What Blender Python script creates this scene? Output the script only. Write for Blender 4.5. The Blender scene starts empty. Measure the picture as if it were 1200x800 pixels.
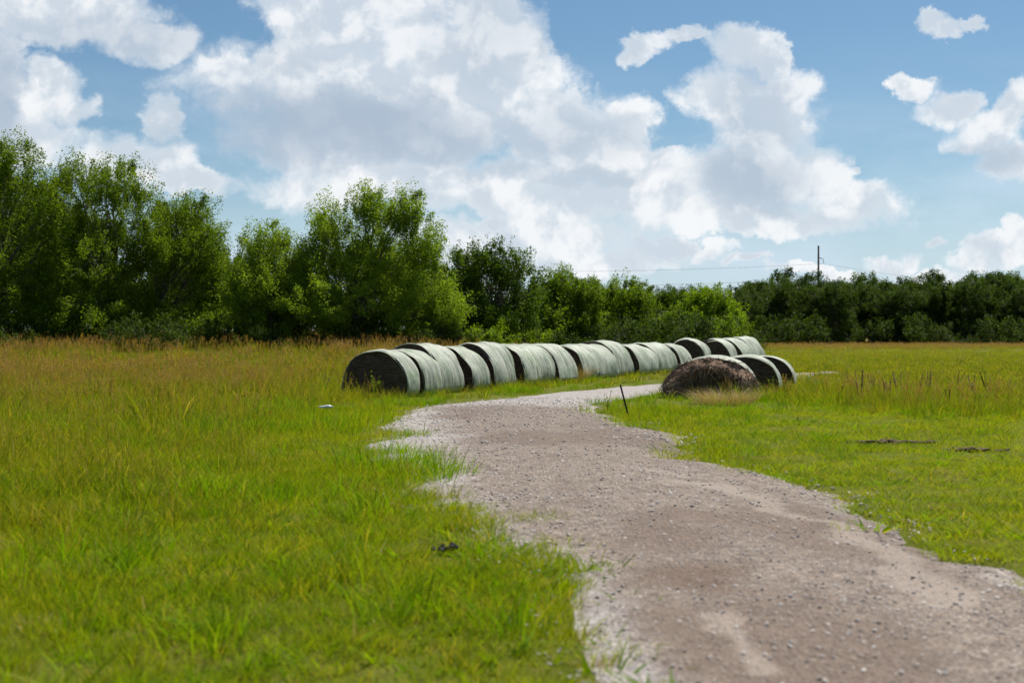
import bpy, bmesh, math, random
import numpy as np
from mathutils import Vector, Matrix, noise as mnoise
from mathutils.geometry import delaunay_2d_cdt

R = math.radians
SC = bpy.context.scene
COL = SC.collection

# ------------------------------------------------------------------ camera
F = 1500.0            # focal length in pixels of the 1200 px wide photograph
HORY = 392.0          # horizon row in the photograph
CAMH = 1.5
cam = bpy.data.objects.new('camera', bpy.data.cameras.new('camera'))
COL.objects.link(cam)
cam.location = (0, 0, CAMH)
cam.rotation_euler = (R(90) - math.atan((400 - HORY) / F), 0, 0)
cam.data.sensor_width = 36.0
cam.data.lens = 36.0 * F / 1200.0
cam.data.clip_start = 0.1
cam.data.clip_end = 8000
cam.data.dof.use_dof = True
cam.data.dof.focus_distance = 27.0
cam.data.dof.aperture_fstop = 2.0
SC.camera = cam

# ------------------------------------------------------------------ exposure
SC.view_settings.view_transform = 'Standard'
SC.view_settings.look = 'None'
SC.view_settings.gamma = 1.0
SC.view_settings.use_curve_mapping = False
SC.view_settings.exposure = 0.45
SC.cycles.max_bounces = 5
SC.cycles.diffuse_bounces = 3
SC.cycles.glossy_bounces = 2
SC.cycles.transmission_bounces = 3
SC.cycles.transparent_max_bounces = 4
SC.cycles.use_denoising = True
SC.cycles.caustics_reflective = False
SC.cycles.caustics_refractive = False

# ------------------------------------------------------------------ sun
SUN_EL, SUN_AZ = R(60), R(38)
sd = Vector((math.sin(SUN_AZ) * math.cos(SUN_EL), math.cos(SUN_AZ) * math.cos(SUN_EL), math.sin(SUN_EL)))
sun = bpy.data.objects.new('sun', bpy.data.lights.new('sun', 'SUN'))
COL.objects.link(sun)
sun.rotation_euler = sd.to_track_quat('Z', 'Y').to_euler()
sun.data.energy = 5.0
sun.data.angle = R(0.55)
sun.data.color = (1.0, 0.955, 0.88)


# ------------------------------------------------------------------ node helper
class NT:
    def __init__(s, tree):
        s.t = tree

    def n(s, typ, ins=None, **kw):
        nd = s.t.nodes.new(typ)
        for k, v in kw.items():
            setattr(nd, k, v)
        if ins:
            for k, v in ins.items():
                sock = nd.inputs[k]
                if isinstance(v, bpy.types.NodeSocket):
                    s.t.links.new(v, sock)
                else:
                    sock.default_value = v
        return nd

    def math(s, op, a, b=0.0, c=0.0, clamp=False):
        return s.n('ShaderNodeMath', {0: a, 1: b, 2: c}, operation=op, use_clamp=clamp).outputs[0]

    def vmath(s, op, a, b=(0, 0, 0), c=(0, 0, 0)):
        nd = s.n('ShaderNodeVectorMath', {0: a, 1: b}, operation=op)
        if op == 'MULTIPLY_ADD':
            k = 2
            if isinstance(c, bpy.types.NodeSocket):
                s.t.links.new(c, nd.inputs[k])
            else:
                nd.inputs[k].default_value = c
        return nd.outputs['Value'] if op in ('DOT_PRODUCT', 'LENGTH', 'DISTANCE') else nd.outputs[0]

    def mix(s, f, a, b, blend='MIX'):
        nd = s.t.nodes.new('ShaderNodeMix')
        nd.data_type = 'RGBA'
        nd.blend_type = blend
        for i, v in ((0, f), (6, a), (7, b)):
            if isinstance(v, bpy.types.NodeSocket):
                s.t.links.new(v, nd.inputs[i])
            else:
                nd.inputs[i].default_value = v if i == 0 or len(v) == 4 else (*v, 1)
        return nd.outputs[2]

    def ss(s, x, lo, hi, a=0.0, b=1.0):
        return s.n('ShaderNodeMapRange', {'Value': x, 'From Min': lo, 'From Max': hi, 'To Min': a, 'To Max': b},
                   interpolation_type='SMOOTHSTEP').outputs[0]

    def noise(s, vec, scale, detail=3.0, rough=0.55, col=False):
        nd = s.n('ShaderNodeTexNoise', {'Vector': vec, 'Scale': scale, 'Detail': detail, 'Roughness': rough})
        return nd.outputs['Color' if col else 'Fac']

    def out(s, shader, disp=None):
        o = s.t.nodes.new('ShaderNodeOutputMaterial')
        s.t.links.new(shader, o.inputs[0])

    def bump(s, h, dist, strength=1.0):
        return s.n('ShaderNodeBump', {'Height': h, 'Distance': dist, 'Strength': strength}).outputs[0]


def new_mat(name):
    m = bpy.data.materials.new(name)
    m.use_nodes = True
    m.node_tree.nodes.clear()
    return m, NT(m.node_tree)


# ------------------------------------------------------------------ sky: Nishita air with a cloud layer
def pol(px, py, rx, ry, w=1.0):
    """photo position of a cloud lobe -> azimuth, elevation tangent and angular radii"""
    u, v = (px - 600) / F, (HORY - py) / F
    az = math.atan(u)
    ca = math.cos(az)
    return az, v * ca, rx / F * ca * ca, ry / F * ca


BLOBS = [  # cumulus lobes
    (80, 8, 135, 52), (185, 46, 62, 30), (-10, 80, 50, 60),
    (62, 100, 50, 42), (28, 150, 85, 50), (98, 128, 30, 24), (150, 192, 82, 32), (225, 216, 62, 20),
    (198, 146, 22, 28),
    (420, 10, 150, 75), (565, 22, 66, 60), (272, 92, 42, 32), (400, 115, 180, 88), (560, 110, 120, 90),
    (670, 165, 105, 70), (735, 200, 72, 36), (440, 172, 190, 44), (620, 75, 34, 50),
    (500, 220, 230, 32), (690, 236, 170, 36), (610, 272, 170, 26),
    (745, 58, 26, 18), (768, 44, 26, 16), (800, 38, 26, 12), (818, 42, 16, 8),
    (868, 52, 48, 36), (906, 62, 26, 28), (850, 108, 84, 46), (898, 150, 84, 64), (925, 110, 48, 42),
    (880, 205, 115, 50), (955, 205, 55, 42), (1005, 238, 64, 22), (880, 256, 170, 24),
    (1092, 38, 26, 14), (1112, 50, 22, 16), (1138, 42, 18, 8),
    (1066, 106, 34, 18), (1105, 132, 52, 26), (1155, 162, 56, 28), (1195, 130, 30, 26), (1190, 195, 50, 28),
    (1175, 290, 50, 16), (1195, 268, 26, 18), (1145, 302, 34, 10), (1045, 298, 44, 16), (1085, 322, 70, 14), (868, 304, 34, 8),
    (640, 300, 190, 24), (790, 290, 80, 14), (950, 312, 60, 8), (1100, 282, 18, 7), (1000, 208, 12, 7),
    (-300, 120, 200, 90), (1600, 140, 200, 80), (1450, 260, 160, 30),
]
GREYS = [  # flat shaded undersides
    (400, 150, 190, 50, 1.0), (500, 165, 110, 34, .8), (300, 168, 110, 30, .9), (130, 40, 150, 34, .55), (5, 100, 30, 70, .9), (870, 215, 80, 40, .75),
    (640, 160, 110, 36, .45), (640, 208, 150, 14, .45), (560, 50, 80, 60, .35), (890, 110, 44, 50, .35), (1150, 190, 70, 22, .6), (350, 60, 60, 40, .3), (880, 150, 60, 40, .4),
]
world = bpy.data.worlds.new("World")
SC.world = world
world.use_nodes = True
world.cycles.sampling_method = 'MANUAL'
world.cycles.sample_map_resolution = 512
wt = NT(world.node_tree)
world.node_tree.nodes.clear()
tc = wt.n('ShaderNodeTexCoord')
dirv = tc.outputs['Generated']
sep = wt.n('ShaderNodeSeparateXYZ', {0: dirv})
az = wt.math('ARCTAN2', sep.outputs[0], sep.outputs[1])
hz = wt.math('SQRT', wt.math('ADD', wt.math('MULTIPLY', sep.outputs[0], sep.outputs[0]), wt.math('MULTIPLY', sep.outputs[1], sep.outputs[1])))
el = wt.math('DIVIDE', sep.outputs[2], wt.math('MAXIMUM', hz, 0.05))
P = wt.n('ShaderNodeCombineXYZ', {0: az, 1: el, 2: 0.0}).outputs[0]
# domain warp makes the lobes' borders billow
w1 = wt.vmath('SUBTRACT', wt.noise(P, 9.0, 1.0, 0.5, True), (0.5, 0.5, 0.5))
w2 = wt.vmath('SUBTRACT', wt.noise(P, 30.0, 5.0, 0.62, True), (0.5, 0.5, 0.5))
Pw = wt.vmath('MULTIPLY_ADD', w1, (0.045, 0.04, 0), P)
Pw = wt.vmath('MULTIPLY_ADD', w2, (0.046, 0.040, 0), Pw)
M = None
for b in BLOBS:
    a0, e0, ra, re = pol(*b)
    q = wt.vmath('MULTIPLY_ADD', Pw, (1 / ra, 1 / re, 0), (-a0 / ra, -e0 / re, 0))
    q = wt.vmath('DOT_PRODUCT', q, q)
    M = q if M is None else wt.math('SMOOTH_MIN', M, q, 0.35)
M = wt.math('MAXIMUM', wt.math('SUBTRACT', 1.0, M), -3.0)
G = None
for b in GREYS:
    a0, e0, ra, re = pol(*b[:4])
    q = wt.vmath('MULTIPLY_ADD', Pw, (1 / ra, 1 / re, 0), (-a0 / ra, -e0 / re, 0))
    q = wt.vmath('DOT_PRODUCT', q, q)
    g = wt.math('MULTIPLY', wt.ss(q, 1.5, 0.0), b[4])
    G = g if G is None else wt.math('MAXIMUM', G, g)


def relief(p):
    return wt.noise(p, 17.0, 6.0, 0.52)


def puff(p):
    v = wt.n('ShaderNodeTexVoronoi', {'Vector': p, 'Scale': 30.0, 'Detail': 3.0, 'Roughness': 0.55, 'Lacunarity': 2.2, 'Smoothness': 1.0},
             voronoi_dimensions='2D', feature='SMOOTH_F1').outputs['Distance']
    return wt.math('SUBTRACT', 1.0, v)


Pr = wt.vmath('MULTIPLY_ADD', w1, (0.03, 0.03, 0), P)
N0 = relief(Pr)
N1 = relief(wt.vmath('ADD', Pr, (0.008, 0.015, 0)))
V0 = puff(Pw)
hN = wt.noise(P, 55.0, 6.0, 0.68)
h = wt.math('ADD', wt.math('MULTIPLY', M, 1.35), wt.math('MULTIPLY', wt.math('SUBTRACT', V0, 0.60), 0.55))
h = wt.math('ADD', h, wt.math('MULTIPLY', wt.math('SUBTRACT', N0, 0.5), 1.5))
h = wt.math('ADD', h, wt.math('MULTIPLY', wt.math('SUBTRACT', hN, 0.5), 0.6))
soft = wt.ss(wt.noise(P, 10.0, 4.0, 0.6), 0.34, 0.60)
alpha = wt.math('MULTIPLY', wt.n('ShaderNodeMapRange', {'Value': h, 'From Min': wt.math('MULTIPLY_ADD', soft, -0.30, -0.14), 'From Max': wt.math('MULTIPLY_ADD', soft, 0.50, 0.34), 'To Min': 0.0, 'To Max': 1.0}, interpolation_type='SMOOTHSTEP').outputs[0], wt.math('MULTIPLY_ADD', soft, -0.10, 1.0))
slope = wt.math('SUBTRACT', N0, N1)              # lit rims towards the sun
rim = wt.ss(wt.math('ADD', wt.math('MULTIPLY', slope, 1.0), wt.math('MULTIPLY', wt.math('SUBTRACT', V0, .62), .16)), -0.12, 0.055)
thick = wt.ss(h, 0.1, 1.1)
white = (0.68, 0.695, 0.71)
grey = (0.29, 0.36, 0.45)
mid = (0.46, 0.515, 0.575)
ccol = wt.mix(rim, mid, white)
ccol = wt.mix(wt.math('MULTIPLY', wt.ss(h, 0.9, 0.0), 0.45), ccol, (0.67, 0.70, 0.725))
ccol = wt.mix(wt.math('MULTIPLY', G, 0.85), ccol, grey)
# thin milky veil that thickens towards the horizon
veil = wt.noise(wt.vmath('MULTIPLY', P, (5, 14, 1)), 1.0, 5.0, 0.6)
vm = wt.math('MULTIPLY', wt.ss(veil, 0.36, 0.70), wt.ss(el, 0.24, 0.03, 0.0, 0.75))
hor = wt.ss(el, 0.17, 0.0, 0.0, 0.72)
sky = wt.n('ShaderNodeTexSky', sky_type='NISHITA', sun_disc=False)
sky.sun_elevation = SUN_EL
sky.sun_rotation = SUN_AZ
sky.altitude = 100
sky.air_density = 1.0
sky.dust_density = 0.6
sky.ozone_density = 1.5
SKY_K = 0.062
skyc = wt.vmath('MULTIPLY', sky.outputs[0], (0.76, 0.97, 1.05))
cs = wt.vmath('MULTIPLY', ccol, (1 / SKY_K,) * 3)
vs = wt.vmath('MULTIPLY', (0.47, 0.565, 0.66), (1 / SKY_K,) * 3)
c0 = wt.mix(hor, skyc, vs)
c1 = wt.mix(vm, c0, vs)
c2 = wt.mix(alpha, c1, cs)
bg = wt.n('ShaderNodeBackground', {'Color': c2, 'Strength': SKY_K})
wo = world.node_tree.nodes.new('ShaderNodeOutputWorld')
world.node_tree.links.new(bg.outputs[0], wo.inputs[0])

# ------------------------------------------------------------------ helpers
rng = np.random.default_rng(11)
random.seed(5)


def tag(o, label=None, cat=None, group=None, kind=None):
    if label: o['label'] = label
    if cat: o['category'] = cat
    if group: o['group'] = group
    if kind: o['kind'] = kind
    return o


def empty(name, loc, rz=0.0):
    o = bpy.data.objects.new(name, None)
    COL.objects.link(o)
    o.location = loc
    o.rotation_euler = (0, 0, rz)
    o.empty_display_size = 0.3
    return o


def mesh_np(name, V, Fa, mat=None, smooth=False, attrs=None):
    """V (n,3), Fa: list of (k,m) arrays of faces with m corners"""
    me = bpy.data.meshes.new(name)
    if not isinstance(Fa, (list, tuple)):
        Fa = [Fa]
    Fa = [f for f in Fa if len(f)]
    nv = len(V)
    nl = sum(f.size for f in Fa)
    nf = sum(len(f) for f in Fa)
    me.vertices.add(nv)
    me.loops.add(nl)
    me.polygons.add(nf)
    me.vertices.foreach_set('co', np.ascontiguousarray(V, dtype=np.float32).ravel())
    me.loops.foreach_set('vertex_index', np.concatenate([f.ravel() for f in Fa]).astype(np.int32))
    starts, p = [], 0
    for f in Fa:
        starts.append(p + np.arange(len(f)) * f.shape[1])
        p += f.size
    me.polygons.foreach_set('loop_start', np.concatenate(starts).astype(np.int32))
    if smooth:
        me.polygons.foreach_set('use_smooth', np.ones(nf, dtype=bool))
    if attrs:
        for k, a in attrs.items():
            at_ = me.attributes.new(k, 'FLOAT', 'POINT')
            at_.data.foreach_set('value', np.ascontiguousarray(a, dtype=np.float32))
    me.update(calc_edges=True)
    me.validate()
    if mat:
        me.materials.append(mat)
    return me


def obj(name, me, parent=None, link=True):
    o = bpy.data.objects.new(name, me)
    if link:
        COL.objects.link(o)
    if parent:
        o.parent = parent
    return o


def hash2(ix, iy, seed):
    h_ = (ix.astype(np.int64) * 374761393 + iy.astype(np.int64) * 668265263 + seed * 1442695041) & 0xFFFFFFFF
    h_ = ((h_ ^ (h_ >> 13)) * 1274126177) & 0xFFFFFFFF
    h_ = (h_ ^ (h_ >> 16)) & 0xFFFFFFFF
    return h_ / 4294967295.0


def vnoise(x, y, seed=0):
    x = np.asarray(x, float); y = np.asarray(y, float)
    ix, iy = np.floor(x), np.floor(y)
    fx, fy = x - ix, y - iy
    fx = fx * fx * (3 - 2 * fx); fy = fy * fy * (3 - 2 * fy)
    a = hash2(ix, iy, seed); b = hash2(ix + 1, iy, seed)
    c = hash2(ix, iy + 1, seed); d = hash2(ix + 1, iy + 1, seed)
    return (a * (1 - fx) + b * fx) * (1 - fy) + (c * (1 - fx) + d * fx) * fy


def fbm(x, y, seed=0, oct=4):
    s, a, t = 0, 0.5, 0
    for i in range(oct):
        s = s + a * vnoise(x * 2 ** i + 17.3 * i, y * 2 ** i - 9.1 * i, seed + i)
        t += a
        a *= 0.5
    return s / t


def sstep(x, a, b):
    t = np.clip((x - a) / (b - a), 0, 1)
    return t * t * (3 - 2 * t)


def hgt(x, y):
    x = np.asarray(x, float); y = np.asarray(y, float)
    rise = 0.75 * sstep(y, 42, 70) * (1 - sstep(x, -6 + y * 0.02, 1 + y * 0.02))
    und = 0.25 * sstep(y, 60, 160) * (fbm(x / 60, y / 60, 3, 2) - 0.5)
    return rise + und


def at(px, py):
    d = CAMH * F / (py - HORY)
    return ((px - 600) / F * d, d)


def inside(px, py, D):
    """world x for photo column px at depth D, and z for row py"""
    return (px - 600) / F * D, CAMH + (HORY - py) / F * D


# ------------------------------------------------------------------ road outline (world polygon)
LEFT = [(620, 1100), (700, 860), (715, 800), (690, 765), (650, 735), (655, 705), (640, 680), (600, 650), (565, 622), (535, 600),
        (490, 595), (468, 580), (462, 560), (440, 545), (428, 528), (436, 508), (455, 490), (490, 479), (520, 473), (590, 467), (650, 459),
        (720, 453.5), (780, 449), (850, 443), (930, 437.5), (985, 434.6)]
RIGHT = [(1000, 436.2), (930, 442), (850, 452), (780, 460), (735, 466), (702, 472), (706, 480), (732, 491), (770, 503),
         (805, 514), (792, 523), (800, 536), (850, 545), (900, 552), (950, 562), (982, 579), (1010, 597), (1060, 622),
         (1110, 643), (1160, 660), (1200, 672), (1330, 715), (1700, 900), (2000, 1100)]
poly = np.array([at(*p) for p in LEFT + RIGHT])


def poly_sd(x, y, pl):
    """signed distance, positive inside"""
    x = np.asarray(x, float).ravel(); y = np.asarray(y, float).ravel()
    best = np.full(x.shape, 1e9)
    ins = np.zeros(x.shape, bool)
    for i in range(len(pl)):
        ax, ay = pl[i]; bx, by = pl[(i + 1) % len(pl)]
        dx, dy = bx - ax, by - ay
        t = np.clip(((x - ax) * dx + (y - ay) * dy) / (dx * dx + dy * dy + 1e-12), 0, 1)
        d = (x - ax - t * dx) ** 2 + (y - ay - t * dy) ** 2
        best = np.minimum(best, d)
        cond = ((ay > y) != (by > y)) & (x < (bx - ax) * (y - ay) / (by - ay + 1e-15) + ax)
        ins ^= cond
    return np.where(ins, 1, -1) * np.sqrt(best)


# densify outline with wobble
pts = []
for i in range(len(poly)):
    a, b = poly[i], poly[(i + 1) % len(poly)]
    L_ = np.hypot(*(b - a))
    stepl = 0.07 if max(a[1], b[1]) < 25 else 0.35
    if abs(a[0]) > 25 or abs(b[0]) > 25: stepl = 3
    n_ = max(1, int(L_ / stepl))
    for k in range(n_):
        p = a + (b - a) * k / n_
        nx, ny = (b - a)[1] / L_, -(b - a)[0] / L_
        w_ = ((fbm(p[0] * 2.2, p[1] * 2.2, 5, 4) - 0.5) * 0.75 + (fbm(p[0] * 7, p[1] * 7, 6, 2) - .5) * 0.30) * min(1, 0.3 + p[1] / 15)
        pts.append((p[0] + nx * w_, p[1] + ny * w_))
ROAD = np.array(pts)
# smoothed lower-res version for distance queries
ROADQ = ROAD[::3]


def road_sd(x, y):
    return poly_sd(x, y, ROADQ)


# tyre-worn and stained places of the road (photo position, radii px, kind)
def spot(x, y, px, py, rx, ry, rot=0):
    """rotated soft ellipse laid out on the ground"""
    cx, cy = at(px, py)
    x = x + (fbm(x * 2.1, y * 2.1, 51, 4) - .5) * .7; y = y + (fbm(x * 2.1, y * 2.1, 52, 4) - .5) * .7
    sx = rx / F * cy
    sy = max(0.12, (at(px, py - ry)[1] - at(px, py + ry)[1]) / 2)
    dx, dy = (x - cx), (y - cy)
    c, s = math.cos(rot), math.sin(rot)
    u, v = (dx * c + dy * s) / sx, (-dx * s + dy * c) / sy
    return np.clip(1 - (u * u + v * v), 0, 1)


def line_mask(x, y, pxs, w0):
    P_ = np.array([at(*p) for p in pxs])
    x = x + (fbm(x * 1.3, y * 1.3, 53, 4) - .5) * 1.1; y = y + (fbm(x * 1.3, y * 1.3, 54, 4) - .5) * 1.1
    best = np.full(np.shape(x), 1e9)
    for a, b in zip(P_[:-1], P_[1:]):
        d = b - a
        t = np.clip(((x - a[0]) * d[0] + (y - a[1]) * d[1]) / (d @ d), 0, 1)
        best = np.minimum(best, np.hypot(x - a[0] - t * d[0], y - a[1] - t * d[1]))
    return np.clip(1 - best / w0, 0, 1)


# ------------------------------------------------------------------ materials for the ground
def ground_mat():
    m, t = new_mat('field_soil')
    g = t.n('ShaderNodeNewGeometry').outputs['Position']
    n1 = t.noise(g, 0.35, 5, 0.6)
    n2 = t.noise(g, 3.0, 5, 0.65)
    n3 = t.noise(g, 45.0, 3, 0.6)
    c = t.mix(t.ss(n1, 0.35, 0.65), (0.10, 0.13, 0.006), (0.15, 0.17, 0.010))
    c = t.mix(t.ss(n2, 0.45, 0.75), c, (0.19, 0.17, 0.03))
    sp = t.n('ShaderNodeSeparateXYZ', {0: g})
    far = t.ss(t.math('ADD', sp.outputs[1], t.math('MULTIPLY', n1, 110.0)), 120, 230)
    c = t.mix(t.math('MULTIPLY', far, 0.8), c, (0.17, 0.13, 0.035))
    c = t.mix(t.math('MULTIPLY', t.ss(n3, 0.45, 0.8), 0.55), c, (0.13, 0.105, 0.055))
    b = t.n('ShaderNodeBsdfPrincipled', {'Base Color': c, 'Roughness': 0.95, 'Specular IOR Level': 0.1,
                                         'Normal': t.bump(t.math('ADD', n3, n2), 0.05)})
    t.out(b.outputs[0])
    return m


def stone_cols(t, v, tint=1.0):
    """colour of individual crushed stones from a random value"""
    r = t.n('ShaderNodeValToRGB', {0: v})
    e = r.color_ramp.elements
    cols = [(0.0, (0.17, 0.145, 0.13)), (0.2, (0.24, 0.205, 0.185)), (0.45, (0.30, 0.26, 0.24)), (0.68, (0.37, 0.335, 0.31)),
            (0.86, (0.42, 0.36, 0.31)), (1.0, (0.62, 0.58, 0.54))]
    e[0].position, e[0].color = cols[0][0], (*cols[0][1], 1)
    e[1].position, e[1].color = cols[-1][0], (*cols[-1][1], 1)
    for p_, c_ in cols[1:-1]:
        x_ = e.new(p_)
        x_.color = (*c_, 1)
    return r.outputs[0]


def road_mat():
    m, t = new_mat('crushed_gravel')
    g = t.n('ShaderNodeNewGeometry').outputs['Position']
    pale = t.n('ShaderNodeAttribute', attribute_name='pale').outputs['Fac']
    tan_ = t.n('ShaderNodeAttribute', attribute_name='tan').outputs['Fac']
    dirt = t.n('ShaderNodeAttribute', attribute_name='dirt').outputs['Fac']
    gw = t.vmath('MULTIPLY_ADD', t.vmath('SUBTRACT', t.noise(g, 30, 2, .5, True), (.5, .5, .5)), (.02, .02, .02), g)
    v1 = t.n('ShaderNodeTexVoronoi', {'Vector': gw, 'Scale': 26.0, 'Randomness': 1.0}, feature='F1')
    v2 = t.n('ShaderNodeTexVoronoi', {'Vector': gw, 'Scale': 62.0, 'Randomness': 1.0}, feature='F1')
    r1 = t.n('ShaderNodeSeparateColor', {0: v1.outputs['Color']}).outputs[0]
    r2 = t.n('ShaderNodeSeparateColor', {0: v2.outputs['Color']}).outputs[1]
    big = t.ss(r1, 0.45, 0.5)                       # only some cells hold a big stone
    s1 = stone_cols(t, r1)
    s2 = stone_cols(t, r2)
    stones = t.mix(big, s2, s1)
    pmm = t.ss(pale, 0.2, 0.8)
    stones = t.mix(pmm, t.vmath('MULTIPLY', stones, (.75, .68, .60)), t.vmath('MULTIPLY', stones, (1.03, 1.04, 1.05)))
    n1 = t.noise(g, 0.8, 5, 0.62)
    n2 = t.noise(g, 5.0, 5, 0.65)
    n3 = t.noise(g, 150.0, 3, 0.7)
    fines = t.mix(t.ss(n2, 0.35, 0.7), (0.125, 0.094, 0.074), (0.19, 0.148, 0.118))
    pf = t.mix(t.ss(n2, 0.35, 0.7), (0.22, 0.198, 0.185), (0.31, 0.285, 0.27))
    pm = t.ss(t.math('ADD', pale, t.math('MULTIPLY', t.math('SUBTRACT', n2, 0.5), 1.8)), 0.2, 0.85)
    base = t.mix(pm, fines, pf)
    # share of loose stone over fines
    cover = t.ss(t.math('ADD', t.math('ADD', t.math('MULTIPLY', r2, 0.5), t.math('MULTIPLY', n2, 0.5)), t.math('MULTIPLY', pm, 0.25)), 0.42, 0.62)
    cover = t.math('MULTIPLY', cover, t.math('SUBTRACT', 1.0, t.math('MULTIPLY', dirt, 0.8)))
    c = t.mix(t.math('MULTIPLY', cover, 0.85), base, stones)
    c = t.mix(t.math('MULTIPLY', t.ss(n3, 0.4, 0.7), 0.25), c, (0.14, 0.115, 0.10))
    c = t.mix(t.math('MULTIPLY', t.ss(t.math('ADD', dirt, t.math('MULTIPLY', t.math('SUBTRACT', n2, .5), .6)), .12, .9), .8), c, (0.135, 0.088, 0.06))
    c = t.mix(t.math('MULTIPLY', t.ss(t.math('ADD', tan_, t.math('MULTIPLY', t.math('SUBTRACT', n2, .5), .8)), .12, .8), .75), c, (0.30, 0.245, 0.20))
    d1 = t.math('SUBTRACT', 1.0, v1.outputs['Distance'])
    d2 = t.math('SUBTRACT', 1.0, v2.outputs['Distance'])
    hh = t.math('ADD', t.math('MULTIPLY', t.math('MULTIPLY', d1, big), 1.0), t.math('MULTIPLY', d2, 0.5))
    hh = t.math('ADD', hh, t.math('MULTIPLY', n2, 0.8))
    b = t.n('ShaderNodeBsdfPrincipled', {'Base Color': c, 'Roughness': 0.9, 'Specular IOR Level': 0.25, 'Normal': t.bump(hh, 0.02, 0.9)})
    t.out(b.outputs[0])
    return m


def stone_mat():
    m, t = new_mat('loose_stone')
    oi = t.n('ShaderNodeObjectInfo').outputs['Random']
    g = t.n('ShaderNodeNewGeometry').outputs['Position']
    c = t.mix(.40, stone_cols(t, oi), (0.60, 0.545, 0.50))
    c = t.mix(t.math('MULTIPLY', t.ss(t.noise(g, 120, 3, .6), .4, .7), .3), c, (0.24, 0.19, 0.155))
    b = t.n('ShaderNodeBsdfPrincipled', {'Base Color': c, 'Roughness': 0.85, 'Specular IOR Level': 0.3})
    t.out(b.outputs[0])
    return m


# ------------------------------------------------------------------ ground sheet
def axis_pts(segs):
    out = []
    for a, b, s in segs:
        out.append(np.arange(a, b, s))
    return np.concatenate(out)


ys = axis_pts([(-30, 2, 4), (2, 40, 0.3), (40, 100, 1.0), (100, 300, 6), (300, 1000, 60), (1000, 4001, 500)])
xs = axis_pts([(-3000, -800, 550), (-800, -120, 40), (-120, -24, 4), (-24, 24, 0.3), (24, 120, 4), (120, 800, 40), (800, 3001, 550)])
GX, GY = np.meshgrid(xs, ys)
sdv = road_sd(GX, GY).reshape(GX.shape)
micro = (fbm(GX * 1.1, GY * 1.1, 21, 3) - 0.5) * 0.07 * (GY < 60)
GZ = hgt(GX, GY) + micro * sstep(-sdv, 0.0, 0.6) - .012 * sstep(sdv, -.5, 0) - 0.09 * sstep(sdv, -0.02, 0.35)
V = np.stack([GX, GY, GZ], -1).reshape(-1, 3)
ny, nx = GX.shape
I = np.arange(ny * nx).reshape(ny, nx)
Fq = np.stack([I[:-1, :-1], I[:-1, 1:], I[1:, 1:], I[1:, :-1]], -1).reshape(-1, 4)
tag(obj('ground', mesh_np('ground', V, Fq, ground_mat(), True)), kind='structure')

# ------------------------------------------------------------------ gravel road
gp = []
for y0, y1, s in ((2.5, 13, 0.10), (13, 30, 0.25), (30, 62, 0.7)):
    xx, yy = np.meshgrid(np.arange(-8, 26 if y0 < 30 else 70, s), np.arange(y0, y1, s))
    xx = xx.ravel() + rng.uniform(-.2, .2, xx.size) * s
    yy = yy.ravel() + rng.uniform(-.2, .2, yy.size) * s
    k = road_sd(xx, yy) > s * 0.4
    gp.append(np.stack([xx[k], yy[k]], -1))
gp = np.concatenate(gp)
allp = np.concatenate([ROAD, gp])
nb = len(ROAD)
res = delaunay_2d_cdt([Vector(p) for p in allp], [(i, (i + 1) % nb) for i in range(nb)], [], 1, 1e-5)
vv = np.array([tuple(p) for p in res[0]])
tris = np.array([f for f in res[2] if len(f) == 3])
sd_v = road_sd(vv[:, 0], vv[:, 1])
x_, y_ = vv[:, 0], vv[:, 1]
edge = sstep(sd_v, 0.0, 0.35)
zr = hgt(x_, y_) - 0.03 + 0.055 * edge + 0.05 * sstep(sd_v, 0.3, 2.2) + (fbm(x_ * 0.9, y_ * 0.9, 8, 3) - 0.5) * 0.06 * edge
zr += (fbm(x_ * 7, y_ * 7, 9, 2) - .5) * 0.016 * edge * (y_ < 14)
centre = line_mask(x_, y_, [(960, 900), (880, 760), (820, 690), (760, 620), (700, 560), (640, 510), (590, 480)], 2.0)
right_ = line_mask(x_, y_, [(1300, 860), (1150, 760), (1000, 650), (900, 590), (800, 540), (700, 500), (640, 478)], 1.4)
brown = np.clip(np.maximum(centre * 1.7, right_ * 1.6), 0, 1)
pale = np.clip(1.0 - brown, 0, 1)
pale = np.maximum(pale, 0.8 * sstep(y_, 24, 28))
pale = np.maximum(pale, np.where(x_ > 1.2 + .03 * y_, .45, .75) * (1 - sstep(sd_v, 0.1, 0.6)))
pale *= .7 + .6 * fbm(x_ * .9, y_ * .9, 61, 4)
tan_ = np.maximum(line_mask(x_, y_, [(960, 800), (890, 745), (860, 728)], 0.13) * 1.2, line_mask(x_, y_, [(1120, 705), (1060, 675), (1020, 640), (955, 615), (890, 590), (800, 570)], 0.28) * 1.1)
tan_ = np.maximum(tan_, 0.8 * line_mask(x_, y_, [(790, 562), (740, 556), (680, 545)], 0.2))
dirt = np.maximum(spot(x_, y_, 820, 685, 110, 34) * .8, spot(x_, y_, 640, 690, 60, 30) * 0.5)
dirt = np.maximum(dirt, .5 * sstep(fbm(x_ * .8, y_ * .5, 72, 4), .42, .62) * brown)
road = obj('gravel_road', mesh_np('gravel_road', np.column_stack([x_, y_, zr]), tris, road_mat(), True,
                                  {'pale': pale, 'tan': np.clip(tan_, 0, 1), 'dirt': np.clip(dirt, 0, 1)}))
tag(road, kind='structure')


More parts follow.
